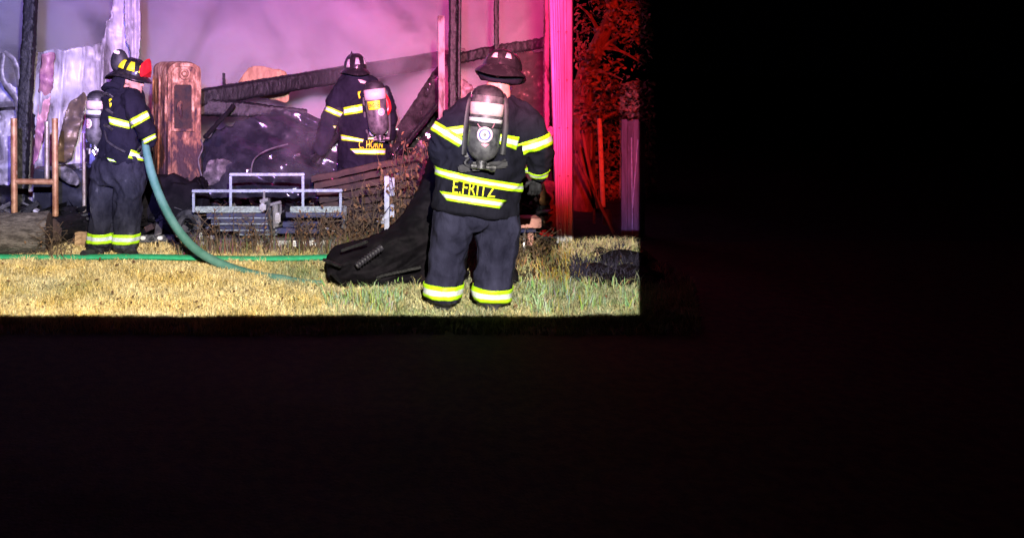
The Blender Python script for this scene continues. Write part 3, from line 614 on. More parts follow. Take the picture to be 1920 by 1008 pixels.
rubble('burnt_rubble', 420, (585, 850, 8.3, 9.2), lambda x, d: (.16+.42*max(0, min(1, (x-590)/220)))*(.4+.6*min(1, (d-8.3)/.6)), ['brownsheet', 'char', 'rust', 'greysheet', 'whitepaint'], 5)
rubble('burnt_rubble', 260, (-20, 190, 8.3, 8.9), lambda x, d: .30, ['char', 'tarp', 'greysheet', 'darksheet', 'sheet'], 7)
rubble('burnt_rubble', 130, (950, 1022, 8.1, 8.8), lambda x, d: .35, ['char', 'brownsheet', 'tarp', 'greysheet', 'rust'], 9, .35)
for k, (a, b, w, lab) in enumerate((((282, 412, 8.45), (352, 330, 8.9), .09, 'charred plank leaning in the dark right of the left firefighter knees'), ((384, 258, 9.2), (438, 198, 9.6), .05, 'thin charred plank sloping up left of the crumpled roof metal'), ((588, 300, 8.9), (640, 250, 9.3), .06, 'charred plank leaning towards the middle firefighter arm'), ((735, 300, 8.6), (820, 196, 8.9), .05, 'charred plank leaning along the glinting torn roof metal'))):
    charbar('charred_plank', P(*a), P(*b), w, .04, M['char'], lab, 'plank', amp=.006, cell=40, nc=4)
for (pts_, lab) in (([(470, 330, 8.9), (476, 300, 8.9), (500, 282, 8.95), (540, 270, 9.0)], 'bent thin steel rod curling over the foil'), ([(378, 330, 8.7), (372, 300, 8.75), (380, 276, 8.8), (372, 250, 8.9)], 'bent steel rod standing beside the rusty cabinet')):
    bm = bmesh.new(); limb(bm, spline([P(*p) for p in pts_], 6), .008, 6); tag(obj('bent_rod', bm, M['strap'], loc=P(*pts_[0])), lab, 'steel rod')

# sign post
sp = thing('sign_post', G(725, 430), 'white steel post with side plates standing in front of dry brush', 'sign post')
bm = bmesh.new(); bar(bm, P(725, 330, 7.95), P(725, 440, 7.95), .045, .045, .003); obj('post', bm, M['postblue'], sp)
for (x, y, w, h) in ((735, 350, .045, .17), (735, 395, .04, .12), (717, 411, .03, .08)):
    bm = bmesh.new(); box(bm, P(x, y, 7.97), w, .012, h, None, .003); obj('plate', bm, M['postblue'], sp)

# black charred tarp heap; its outline and black also paint a cast shadow
def lump(name, rings, m, label, cat, folds=.03, fscale=5, vox=.018, seed=0, it=25):
    bm = bmesh.new()
    for c, r in rings:
        k = bmesh.ops.create_icosphere(bm, subdivisions=3, radius=1)
        for v in k['verts']: v.co = Vector((v.co.x*r[0], v.co.y*r[1], v.co.z*r[2]))+c
    me = remesh(bm, vox, it, folds, fscale, seed, (1, 1, .6)); return tag(link(name, me, m, loc=Vector((rings[0][0].x, rings[0][0].y, 0))), label, cat)
TP = [(610, 500), (613, 478), (628, 462), (652, 455), (682, 449), (712, 436), (742, 416), (766, 386), (788, 346), (803, 300), (808, 268), (826, 262), (850, 300), (870, 400), (880, 545), (740, 548), (640, 548), (618, 530)]
def tdist(x, y):
    m = 1e9
    for k in range(len(TP)-1):
        a = Vector(TP[k]); b = Vector(TP[k+1]); p = Vector((x, y)); t = max(0, min(1, (p-a).dot(b-a)/(b-a).length_squared)); m = min(m, (p-a-(b-a)*t).length)
    return m
def dtarp(x, y):
    e = min(1, tdist(x, y)/42); up = max(0, (545-y)/280)
    f = .055*rid((x*.010+y*.022, (y-x*.4)*.012, 3))+.03*rid((x*.03+y*.05, (y-x*.3)*.02, 7))+.05*fr((x*.02, y*.02, 1))
    return 7.0+.35*up-.42*math.sqrt(max(0, 1-(1-e)**2))-f
th = thing('tarp_and_shadow_heap', G(720, 548), 'black charred tarp and painted shadow rising in ragged folds left of the right firefighter legs', 'tarp')
sheet('tarp_with_shadow', TP, dtarp, M['tarp'], 3, .008, th, rag=5)
bm = bmesh.new()
for k in range(9):
    f = k/8; c = P(672+40*f, 496-30*f, 6.44+.06*f); ax = (P(712, 466, 6.5)-P(672, 496, 6.44)).normalized(); limb(bm, [c-ax*.006, c, c+ax*.006], [.024, .030, .024], 10)
limb(bm, [P(668, 499, 6.45), P(716, 463, 6.52)], .022, 10); obj('ridged_hose', bm, M['ridged'], th)
bm = bmesh.new()
for k, (a, b) in enumerate((((606, 486), (640, 500)), ((622, 512), (640, 530)), ((700, 520), (790, 500)), ((640, 470), (690, 452)))): bar(bm, P(*a, 6.58), P(*b, 6.5), .03, .02, .004)
obj('charred_slat', bm, M['char'], th)
lump('shadow_mound', [(G(1150, 525), (.24, .25, .055)), (G(1195, 520), (.2, .28, .07)), (G(1118, 512), (.13, .2, .06)), (G(1170, 490), (.22, .2, .08)), (G(1130, 482), (.12, .15, .07))], M['tarp'], 'low black mound standing for a shadow in the grass at the right edge', 'mound', .03, 11, seed=5, it=5)  # black mound shaped and coloured as a shadow cast on the lawn
def shadow_keep(x, y):
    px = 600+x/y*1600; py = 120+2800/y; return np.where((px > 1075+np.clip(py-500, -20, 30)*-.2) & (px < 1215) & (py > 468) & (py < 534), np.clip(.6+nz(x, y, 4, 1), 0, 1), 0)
grass('shadow_grass', 2600, (1.8, 2.8), (6.7, 8.1), lambda x, y: .11+.05*nz(x, y, 4, 1), lambda x, y, n: np.array([.018, .015, .03])+np.abs(np.random.normal(0, .012, (n, 1)))*np.array([1, .9, 1.3]), shadow_keep, lean=.8, wid=.005)  # near-black blades carry the same shadow in their colour
lump('charred_wheel_lump', [(P(958, 515, 6.75), (.06, .10, .09)), (P(935, 505, 6.8), (.10, .1, .1))], M['tarp'], 'small charred lump behind the right firefighter right boot', 'debris lump', .02, 9, seed=8)

# hand cart
ct = thing('hand_cart', P(985, 470, 7.95), 'salmon hand cart with spoked wheel right of the right firefighter', 'cart')
bm = bmesh.new(); box(bm, P(988, 415, 7.95), .22, .2, .085, None, .006); obj('deck', bm, M['salmon'], ct)
bm = bmesh.new(); box(bm, P(880, 420, 7.97), .10, .2, .075, None, .006); obj('deck', bm, M['salmon'], ct)
bm = bmesh.new(); box(bm, P(970, 429, 7.98), .3, .2, .03, None, .004); obj('underframe', bm, M['blueboard'], ct)
bm = bmesh.new(); box(bm, P(994, 445, 7.96), .05, .05, .14, None, .004); obj('leg', bm, M['salmon'], ct)
bm = bmesh.new(); c = P(983, 460, 7.9); limb(bm, [c+Vector((math.cos(a)*.025, math.cos(a)*.09, math.sin(a)*.11)) for a in [2*math.pi*i/24 for i in range(25)]], .012, 8, cap=False)
w_ = obj('wheel', bm, M['chrome'], ct)
bm = bmesh.new()
for i in range(4):
    a = math.pi*i/4; v = Vector((math.cos(a)*.025, math.cos(a)*.09, math.sin(a)*.11)); limb(bm, [c-v, c+v], .004, 5)
obj('spokes', bm, M['chrome'], w_)
bm = bmesh.new(); box(bm, P(964, 385, 8.0), .14, .08, .16, None, .02); obj('bucket_side', bm, M['greysheet'], ct)
rl = thing('red_light_fixture', P(1026, 445, 8.2), 'bright red plastic lamp lens low beside the pink cladding', 'lamp lens')
bm = bmesh.new(); box(bm, P(1025, 435, 8.2), .14, .04, .07, None, .008); obj('lens', bm, M['redlens'], rl)
bm = bmesh.new(); box(bm, P(1030, 444, 8.19), .15, .05, .015, None, .004); obj('base', bm, M['strap'], rl)
lump('insulation_bundle', [(P(1030, 350, 8.45), (.07, .06, .06)), (P(1024, 372, 8.45), (.08, .06, .08)), (P(1030, 398, 8.45), (.085, .06, .09)), (P(1036, 415, 8.45), (.07, .06, .06))], M['insul'], 'charred orange insulation bundle left of the pink cladding', 'insulation', .02, 14, .014, seed=2)

# ------------------------------------------------------------------ right background: poles, fence, tree
for (a, b, r, m, lab) in (((1079, 288, 8.5), (1152, 440, 8.3), .016, 'pinkpost', 'thin pale pole leaning right beside the pink cladding'), ((1092, 250, 8.9), (1122, 390, 8.8), .020, 'trunk', 'dim dark pole leaning behind the thin pale pole'), ((1124, 222, 8.8), (1131, 388, 8.7), .024, 'whitepaint', 'straight pole shining bright red in front of the dark hedge'), ((1109, 250, 9.3), (1109, 300, 9.3), .012, 'trunk', 'short faint stake in the dark behind the leaning poles')):
    th = thing('pole', P(b[0], b[1], b[2]), lab, 'pole'); pipe('shaft', P(*a), P(*b), r, M[m], th)
    pipe('end_cap', P(*a)+Vector((0, 0, .03)), P(*a), r*1.25, M['metaldark'], th)
fe = thing('board_fence', P(1190, 447, 8.7), 'grey board fence panel at the right edge below the tree', 'fence')
for k in range(4):
    x = 1166+k*11; bm = bmesh.new(); a = P(x+5, 224+3*(k % 2), 8.7); b = P(x+5, 450, 8.6)
    ns = 24; prev = None
    for i in range(ns+1):
        p = a.lerp(b, i/ns)+Vector((.003*fr((i*.4, k, 0)), .008*fr((i*.3, k, 9)), 0)); w = .0275
        ring = [bm.verts.new(p+v) for v in (Vector((-w, 0, 0)), Vector((w, 0, 0)), Vector((w, .02, 0)), Vector((-w, .02, 0)))]
        if prev:
            for q in range(4): bm.faces.new((prev[q], prev[(q+1) % 4], ring[(q+1) % 4], ring[q]))
        else: bm.faces.new(ring)
        prev = ring
    bm.faces.new(prev[::-1]); obj('board', bm, M['fencewood'], fe, auto=30)
for (p, q) in (((1184, 258), (1186, 440)), ((1196, 262), (1186, 390))):
    th = thing('stake', P(q[0], q[1], 8.55), 'thin pale stick leaning on the grey fence, '+('left of the pair' if p[0] < 1190 else 'right of the pair'), 'stick', 'sticks leaning on the fence')
    pipe('shaft', P(p[0], p[1], 8.62), P(q[0], q[1], 8.5), .007, M['postblue'], th)
for x, y, w, h, lab in ((1138, 407, .10, .16, 'dim pale can on the ground behind the leaning pole'), (1114, 405, .03, .14, 'narrow pale bottle in the dark beside the dim can')):
    bm = bmesh.new(); limb(bm, [P(x, y+14, 8.75), P(x, y+12, 8.75), P(x, y-8, 8.75), P(x, y-13, 8.75), P(x, y-14, 8.75)], [w/2*.95, w/2, w/2*.9, w/2*.6, w/2*.5], 16)
    tag(obj('can', bm, M['greysheet'], loc=P(x, y+14, 8.75)), lab, 'can')

def leafmesh(pts, size, name, m, parent, droop=.3):
    bm = bmesh.new()
    for p in pts:
        s = size*random.uniform(.6, 1.35); a = random.uniform(0, 6.28); d = Vector((math.cos(a), math.sin(a)*.8, random.uniform(-1, .5)-droop)).normalized()
        w = d.cross(Vector((random.uniform(-1, 1), random.uniform(-1, 1), random.uniform(-1, 1)))).normalized()*s*.28; nn = d.cross(w).normalized()*s*.08
        v = [bm.verts.new(p), bm.verts.new(p+d*s*.5+w+nn), bm.verts.new(p+d*s), bm.verts.new(p+d*s*.5-w+nn), bm.verts.new(p+d*s*.5)]
        bm.faces.new((v[0], v[1], v[4])); bm.faces.new((v[1], v[2], v[4])); bm.faces.new((v[2], v[3], v[4])); bm.faces.new((v[3], v[0], v[4]))
    o = obj(name, bm, m, parent, smooth=False, fix=False); o['kind'] = 'stuff'; return o
te = thing('tree', P(1098, 445, 10.2), 'leafy tree lit deep red right of the pink cladding', 'tree')
DTn = 10.2
bm = bmesh.new(); limb(bm, spline([P(1092, 445, DTn), P(1094, 330, DTn), P(1093, 220, DTn), P(1096, 150, DTn), P(1112, 108, DTn-.1), P(1128, 70, DTn-.2), P(1146, 30, DTn-.3), P(1155, -60, DTn-.3)], 6), [.15-.0022*i for i in range(43)], 12)
obj('trunk', bm, M['trunk'], te)
bm = bmesh.new(); tips = []
for (a, b) in (((1112, 108), (1190, 60)), ((1128, 70), (1085, 10)), ((1100, 140), (1168, 150)), ((1122, 92), (1160, 92)), ((1094, 240), (1140, 200)), ((1146, 30), (1190, 10)), ((1094, 180), (1082, 60)), ((1120, 90), (1205, 120)), ((1094, 250), (1180, 205))):
    A = P(*a, DTn-.15); B = P(*b, DTn-random.uniform(.3, .9)); mid = A.lerp(B, .5)+Vector((0, 0, .06)); path = spline([A, mid, B], 5); limb(bm, path, [.03-.0022*i for i in range(len(path))], 6); tips += path[3:]
obj('limbs', bm, M['trunk'], te)
pts = []
cl_c = []
for _ in range(170):
    px = random.uniform(1078, 1212); py = random.choice([random.uniform(-60, 110), random.uniform(-60, 110), random.uniform(110, 232)])
    if abs(px-1120) < 14 and 55 < py < 135: continue
    if fr((px*.02, py*.025, 4)) < -.12: continue
    cl_c.append((px, py, DTn-random.uniform(-.4, 1.1)))
for (px, py, d) in cl_c:
    c = P(px, py, d)
    for k in range(22): pts.append(c+Vector((random.gauss(0, .075), random.gauss(0, .12), random.gauss(0, .065))))
pts = [p for p in pts if 1077 < CX+F*p.x/p.y < 1222]
leafmesh(pts, .062, 'foliage', M['leaf'], te)
hd = thing('hedge', P(1130, 445, 11.2), 'dark hedge in the shade behind the leaning poles', 'hedge')
pts = [P(random.uniform(1060, 1225), random.uniform(150, 450), 11.0+random.uniform(-.3, .6)) for _ in range(3500)]
leafmesh(pts, .075, 'foliage', M['leaf'], hd)
bm = bmesh.new()
for k in range(12):
    x = 1068+k*13; limb(bm, [P(x, 450, 11.1), P(x+random.uniform(-8, 8), 300, 11.1), P(x+random.uniform(-14, 14), 190, 11.2)], [.02, .015, .006], 5)
obj('stems', bm, M['trunk'], hd)

# dry brush
def brush(name, label, pix, nst, nlf, d0, d1, lsize=.05, m='leafdry', hgt=None):
    base = P(pix[0], pix[3], (d0+d1)/2); th = thing(name, Vector((base.x, base.y, 0)), label, 'brush'); bm = bmesh.new(); pts = []
    for _ in range(nst):
        x = random.uniform(pix[0], pix[1]); d = random.uniform(d0, d1); yb = CY+F*H/d; yt = random.uniform(pix[2], (pix[2]*.35+pix[3]*.65)); 
        path = spline([P(x, yb, d), P(x+random.uniform(-12, 12), (yb+yt)/2, d), P(x+random.uniform(-28, 28), yt, d-random.uniform(0, .2))], 4)
        limb(bm, path, [.006-.0005*i for i in range(len(path))], 4, cap=False)
        for q in path[3:]:
            if random.random() < .5:
                e = q+Vector((random.uniform(-.12, .12), random.uniform(-.06, .06), random.uniform(-.02, .1))); limb(bm, [q, e], [.003, .0015], 3, cap=False); pts.append(e)
            pts.append(q)
    o = obj('stems', bm, M['stem'], th, fix=False); o['kind'] = 'stuff'
    lp = [random.choice(pts)+Vector((random.gauss(0, .04), random.gauss(0, .04), random.gauss(0, .05))) for _ in range(nlf)]
    if nlf: leafmesh(lp, lsize, 'foliage', M[m], th, droop=1.2)
brush('dry_bush', 'dry brown bush with hanging leaves behind the white sign post', (728, 815, 262, 425), 30, 300, 7.9, 8.5)
brush('dry_bush', 'low tangle of dead twigs left of the white sign post', (650, 770, 345, 430), 30, 130, 7.9, 8.4, .04)
brush('dry_bush', 'low dry bush in front of the trailer right end', (560, 680, 392, 460), 50, 200, 7.75, 8.05, .035)
brush('dry_bush', 'sparse bare twigs in front of the trailer left end', (375, 500, 390, 460), 26, 50, 7.7, 8.0, .03)
brush('dry_bush', 'dry weeds around the cart wheel', (960, 1030, 425, 480), 24, 60, 7.3, 7.8, .03)
brush('dry_bush', 'thin dry weeds in front of the logs', (60, 130, 415, 470), 14, 20, 7.5, 7.65, .025)

bm = bmesh.new()
for _ in range(420):
    px = random.uniform(0, 1200); d = random.uniform(5.9, 8.2); p = Vector(((px-CX)/F*d, d, .02+random.random()*.04)); a = random.uniform(0, 6.3); l = random.uniform(.015, .05); v = Vector((math.cos(a), math.sin(a), random.gauss(0, .3)))*l; s_ = Vector((-math.sin(a), math.cos(a), random.gauss(0, .5)))*l*.25
    q = [bm.verts.new(p), bm.verts.new(p+v*.5+s_), bm.verts.new(p+v), bm.verts.new(p+v*.5-s_)]; bm.faces.new(q)
o = obj('leaf_litter', bm, M['leafdry'], smooth=False, fix=False); o['kind'] = 'stuff'

# ------------------------------------------------------------------ firefighters
def rr(px, py, d, hw, hd, yaw=0, roll=0):
    """a body ring: centre, half width in pixels, half depth in metres"""
    u = Vector((math.cos(yaw)*math.cos(roll), math.sin(yaw), -math.sin(roll)))*hw/F*d; v = Vector((-math.sin(yaw), math.cos(yaw), 0))*hd
    return (P(px, py, d), u, v)
def camdrape(name, verts, faces, mi, tree, off, mats, parent):
    """lay a flat print or tape on a surface; verts are picture points used only to find the spot on the cloth"""
    bm = bmesh.new(); vs = []
    for (x, y) in verts:
        d = pixdir(x, y); hit = tree.ray_cast(CAM, d)
        vs.append(bm.verts.new(hit[0]-d*off) if hit[0] is not None else None)
    for f, m in zip(faces, mi):
        if all(vs[i] is not None for i in f):
            try: q = bm.faces.new([vs[i] for i in f]); q.material_index = m
            except ValueError: pass
    for v in list(bm.verts):
        if not v.link_faces: bm.verts.remove(v)
    me = mesh_of(bm, name, False); o = link(name, me, mats, parent)
    s = o.modifiers.new('s', 'SOLIDIFY'); s.thickness = .003; s.offset = 0
    return o
def tape(tree, quad, parent, off=.006, nu=14, rows=(0, .3, .7, 1), name='reflective_stripe', mats=None):
    (tl, trr, br, bl) = quad; V = []; Fc = []; mi = []; rws = []
    for a, b in zip(rows, rows[1:]): rws += [a, (a+b)/2]
    rws.append(1); nr = len(rws)
    for v in rws:
        for i in range(nu+1):
            u = i/nu; V.append(((tl[0]*(1-u)+trr[0]*u)*(1-v)+(bl[0]*(1-u)+br[0]*u)*v, (tl[1]*(1-u)+trr[1]*u)*(1-v)+(bl[1]*(1-u)+br[1]*u)*v))
    for j in range(nr-1):
        for i in range(nu): Fc.append((j*(nu+1)+i, (j+1)*(nu+1)+i, (j+1)*(nu+1)+i+1, j*(nu+1)+i+1)); mi.append(1 if j//2 == 1 else 0)
    return camdrape(name, V, Fc, mi, tree, off, mats or [M['lime'], M['silver']], parent)
def cuff(tree, c, axis, hw, parent, R0=.3, n=40, off=.007, name='reflective_stripe', slope=0):
    """a reflective band right round a limb"""
    ax = Vector(axis).normalized(); u = ax.orthogonal().normalized(); v = ax.cross(u); bm = bmesh.new(); rows = []
    for k in (-1, -.72, -.38, -.13, .13, .38, .72, 1):
        row = []; last = None
        for i in range(n):
            a = 2*math.pi*i/n; dr = u*math.cos(a)+v*math.sin(a); cc = c+ax*hw*k
            hit = tree.ray_cast(cc+dr*R0, -dr, R0); p = hit[0]+dr*off if hit[0] is not None else None
            row.append(p)
        rad = [(p-(c+ax*hw*k)).length for p in row if p is not None]; av = sum(rad)/len(rad) if rad else .08
        for i in range(n):
            a = 2*math.pi*i/n; dr = u*math.cos(a)+v*math.sin(a)
            if row[i] is None: row[i] = c+ax*hw*k+dr*av
        rows.append([bm.verts.new(p) for p in row])
    for j, (r0, r1) in enumerate(zip(rows, rows[1:])):
        for i in range(n):
            f = bm.faces.new((r0[i], r0[(i+1) % n], r1[(i+1) % n], r1[i])); f.material_index = 1 if 2 <= j <= 4 else 0
    me = mesh_of(bm, name); o = link(name, me, [M['lime'], M['silver']], parent); s = o.modifiers.new('s', 'SOLIDIFY'); s.thickness = .003; s.offset = 0; return o
def lettering(text, quad, tree, parent, off=.008, m=None, name='lettering', cuts=2, bold=.006):
    cu = bpy.data.curves.new('t', 'FONT'); cu.body = text; cu.size = 1; cu.offset = bold; cu.space_character = 1.05; cu.resolution_u = 3
    o = bpy.data.objects.new('t', cu); C.objects.link(o); dg = bpy.context.evaluated_depsgraph_get(); me = bpy.data.meshes.new_from_object(o.evaluated_get(dg)); bpy.data.objects.remove(o)
    bm = bmesh.new(); bm.from_mesh(me); bmesh.ops.triangulate(bm, faces=bm.faces)
    for _ in range(cuts): bmesh.ops.subdivide_edges(bm, edges=[e for e in bm.edges if e.calc_length() > .25], cuts=1)
    xs = [v.co.x for v in bm.verts]; ys = [v.co.y for v in bm.verts]; (tl, trr, br, bl) = quad; V = []
    bm.verts.index_update()
    for v in bm.verts:
        u = (v.co.x-min(xs))/(max(xs)-min(xs)); w = 1-(v.co.y-min(ys))/(max(ys)-min(ys))
        V.append(((tl[0]*(1-u)+trr[0]*u)*(1-w)+(bl[0]*(1-u)+br[0]*u)*w, (tl[1]*(1-u)+trr[1]*u)*(1-w)+(bl[1]*(1-u)+br[1]*u)*w))
    Fc = [tuple(v.index for v in f.verts) for f in bm.faces]; bm.free()
    return camdrape(name, V, Fc, [0]*len(Fc), tree, off, [m or M['text']], parent)
def disk(tree, cx, cy, rings, parent, off, mats, name='emblem', sq=1.0):
    V = []; Fc = []; mi = []; n = 24
    for r in rings:
        for i in range(n): V.append((cx+r*math.cos(2*math.pi*i/n), cy+r*sq*math.sin(2*math.pi*i/n)))
    for j in range(len(rings)-1):
        for i in range(n): Fc.append((j*n+i, j*n+(i+1) % n, (j+1)*n+(i+1) % n, (j+1)*n+i)); mi.append(j % len(mats))
    return camdrape(name, V, Fc, mi, tree, off, mats, parent)

def hand(name, wrist, dirn, palmn, m, parent, curl=.9, scale=1.0, side=1):
    d = Vector(dirn).normalized(); pn = Vector(palmn); pn = (pn-d*pn.dot(d)).normalized(); s = d.cross(pn)*side; bm = bmesh.new(); S = scale
    w = Vector(wrist)
    loft(bm, [(w-d*.03*S, s*.030*S, pn*.024*S), (w+d*.02*S, s*.036*S, pn*.021*S), (w+d*.06*S, s*.045*S, pn*.02*S), (w+d*.095*S, s*.044*S, pn*.017*S), (w+d*.105*S, s*.034*S, pn*.010*S)], 12)
    for k, ln in zip((-1.5, -.5, .5, 1.5), (.075, .088, .082, .064)):
        p = w+d*.085*S+s*k*.0225*S; dd = d.copy(); pts = [p]; ax = d.cross(pn)
        for seg, f in enumerate((.45, .32, .28)):
            a = curl*(.6, 1.0, .8)[seg]; dd = (dd*math.cos(a)+pn*math.sin(a)*1).normalized() if seg == 0 else (Matrix.Rotation(-a if ax.cross(d).dot(pn) < 0 else a, 3, ax) @ dd)
            pts.append(pts[-1]+dd*ln*f*S)
        limb(bm, pts, [.0112*S, .0105*S, .0098*S, .0085*S], 8)
    p = w+d*.03*S-s*.034*S*1; t1 = (d*.6-s*.75+pn*.35).normalized(); t2 = (d*.8+pn*.7).normalized()
    limb(bm, [p, p+t1*.035*S, p+t1*.035*S+t2*.03*S, p+t1*.035*S+t2*.052*S], [.016*S, .0135*S, .012*S, .009*S], 8)
    return obj(name, bm, m, parent)

def head(bm, c, fwd, up=(0, 0, 1), S=1.0):
    f = Vector(fwd).normalized(); u = Vector(up); u = (u-f*u.dot(f)).normalized(); s = f.cross(u)
    def e(o, r):
        k = bmesh.ops.create_icosphere(bm, subdivisions=3, radius=1)
        for v in k['verts']: v.co = c+(s*(v.co.x*r[0]+o[0])+f*(v.co.y*r[1]+o[1])+u*(v.co.z*r[2]+o[2]))*S
    e((0, 0, .02), (.076, .096, .10)); e((0, .03, -.055), (.058, .062, .065)); e((0, .075, -.095), (.026, .022, .02))      # skull, jaw, chin
    e((0, .10, -.015), (.013, .026, .03)); e((0, .113, -.028), (.016, .017, .013))                                        # nose
    e((0, .088, -.062), (.024, .014, .006)); e((0, .086, -.072), (.021, .014, .006))                                      # lips
    e((.032, .084, .012), (.02, .012, .006)); e((-.032, .084, .012), (.02, .012, .006))                                   # brows
    e((.078, -.008, -.015), (.010, .02, .032)); e((-.078, -.008, -.015), (.010, .02, .032))                               # ears

def helmet(name, c, fwd, up, S, parent, patches, shield, pm, brimb=1.55, hgt=.125, shield_h=.17, sw=1, lean=.12):
    f = Vector(fwd).normalized(); u = Vector(up); u = (u-f*u.dot(f)).normalized(); s = f.cross(u)
    T = lambda x, y, z: c+(s*x+f*y+u*z)*S
    bm = bmesh.new(); n = 48; rows = []
    for j in range(13):
        t = math.pi/2*j/12; row = []
        for i in range(n):
            a = 2*math.pi*i/n; rid_ = 1+.045*math.exp(-(((a*8/(2*math.pi)+.5) % 1-.5)/.11)**2)*math.cos(t)**.5*math.sin(min(1, t*3)*math.pi/2)
            row.append(bm.verts.new(T(.112*math.cos(a)*math.cos(t)**.8*rid_, .138*math.sin(a)*math.cos(t)**.8*rid_, hgt*math.sin(t)*rid_)))
        rows.append(row)
    for a, b in zip(rows, rows[1:]):
        for i in range(n): bm.faces.new((a[i], a[(i+1) % n], b[(i+1) % n], b[i]))
    sh = obj('helmet_shell', bm, M['helmet'], parent)
    bm = bmesh.new(); rows = []
    for j, (k, z) in enumerate(((.98, .0), (1.0, .010), (1.12, .004), (1, -.006), (1.02, -.014), (1, -.018), (.98, -.012), (.95, -.002))):
        row = []
        for i in range(n):
            a = 2*math.pi*i/n; b = max(0, -math.sin(a)); ext = 1.28+(brimb-1.28)*b**1.5+.03*max(0, math.sin(a)); kk = k if j < 2 or j > 6 else (1.12 if j == 2 else ext*(1 if j in (3, 4, 5) else .6))
            if j == 6: kk = 1.0
            kk = {0: .99, 1: 1.03, 2: (1.03+ext)/2, 3: ext, 4: ext+.015, 5: ext, 6: (1.0+ext)/2, 7: .97}[j]
            dz = -.045*b**2*(kk-1)/.5-.012*(kk-1)/.3
            row.append(bm.verts.new(T(.112*math.cos(a)*kk, .138*math.sin(a)*kk, z+dz)))
        rows.append(row)
    for a, b in zip(rows, rows[1:]):
        for i in range(n): bm.faces.new((a[i], a[(i+1) % n], b[(i+1) % n], b[i]))
    obj('helmet_brim', bm, M['helmet'], parent)
    bm = bmesh.new(); rows = []                                  # front shield, curved round the dome
    pr = [(-.055, .0), (-.062, .05), (-.052, .095), (-.03, .13), (0, shield_h), (.03, .13), (.052, .095), (.062, .05), (.055, .0)]
    fr_, bk = [], []
    for x, z in pr:
        x *= sw
        y = .158-.02*(x/.06)**2+z*lean; fr_.append(bm.verts.new(T(x, y+.006, z+.012))); bk.append(bm.verts.new(T(x, y-.006, z+.012)))
    kf = bm.verts.new(T(0, .172, .075)); kb = bm.verts.new(T(0, .158, .075)); q = len(pr)
    for i in range(q):
        j = (i+1) % q; bm.faces.new((fr_[i], fr_[j], kf)); bm.faces.new((bk[j], bk[i], kb)); bm.faces.new((fr_[i], bk[i], bk[j], fr_[j]))
    obj('front_shield', bm, shield, parent)
    for (a0, a1, t0, t1) in patches:                             # reflective tetrahedrons on the dome
        bm = bmesh.new(); g = []
        for j in range(4):
            t = t0+(t1-t0)*j/3; w = 1-.35*j/3; row = []
            for i in range(5):
                a = (a0+a1)/2+(a1-a0)*(i/4-.5)*w; row.append(bm.verts.new(T(.119*math.cos(a)*math.cos(t)**.8, .146*math.sin(a)*math.cos(t)**.8, (hgt+.007)*math.sin(t))))
            g.append(row)
        for j in range(3):
            for i in range(4): bm.faces.new((g[j][i], g[j][i+1], g[j+1][i+1], g[j+1][i]))
        o = obj('reflective_patch', bm, pm, parent); so = o.modifiers.new('s', 'SOLIDIFY'); so.thickness = .004
    return T

def airtank(top, bot, r, label, back, bands, parent_loc, seg=24, m='tank'):
    th = thing('air_tank', bot, label, 'air tank', 'air tanks worn by the firefighters')
    t = (bot-top).normalized(); L = (bot-top).length; u = Vector((1, 0, 0)); u = (u-t*u.dot(t)).normalized(); v = t.cross(u); bm = bmesh.new()
    prof = [(0, .02), (.01, .35), (.035, .66), (.075, .88), (.13, 1.0)]; rings = [(top+t*L*a, u*r*b, v*r*b) for a, b in prof]
    rings += [(top+t*L*a, u*r*b, v*r*b) for a, b in ((.3, 1.015), (.5, 1.02), (.7, 1.015), (.82, 1.0), (.88, .93), (.94, .75), (.98, .45), (1.0, .3))]
    loft(bm, rings, seg); cyl = obj('cylinder', bm, M[m], th, auto=60); tree = bvh_o(cyl)
    bm = bmesh.new(); loft(bm, [(top+t*L*a-t*.004, u*(r*b+.004), v*(r*b+.004)) for a, b in ((0, .05), (.01, .35), (.035, .66), (.075, .88), (.13, 1.0), (.15, 1.01))], seg); obj('cover', bm, M['tanktop'], th)
    for (a0, a1, mm) in bands:
        bm = bmesh.new(); loft(bm, [(top+t*L*a, u*(r+.006), v*(r+.006)) for a in (a0, (a0+a1)/2, a1)], seg, cap=False); o = obj('band', bm, M[mm], th); s = o.modifiers.new('s', 'SOLIDIFY'); s.thickness = .003
    bm = bmesh.new(); limb(bm, [bot-t*.01, bot+t*.05], r*.34, 12); c = bot+t*.04; limb(bm, [c-u*.07, c+u*.06], .018, 10); limb(bm, [c+u*.06, c+u*.095], .026, 10); box(bm, c+Vector(back)*.05, .12, .05, .06, None, .01); obj('valve', bm, M['metaldark'], th)
    bk = Vector(back); s = bk.cross(t).normalized(); bm = bmesh.new(); c0 = top.lerp(bot, .55)+bk*(r+.012)
    box(bm, c0, .9*r*2, .03, L*.92, Matrix((s, bk, -t)).transposed(), .01); obj('backplate', bm, M['metaldark'], th)
    return th, tree

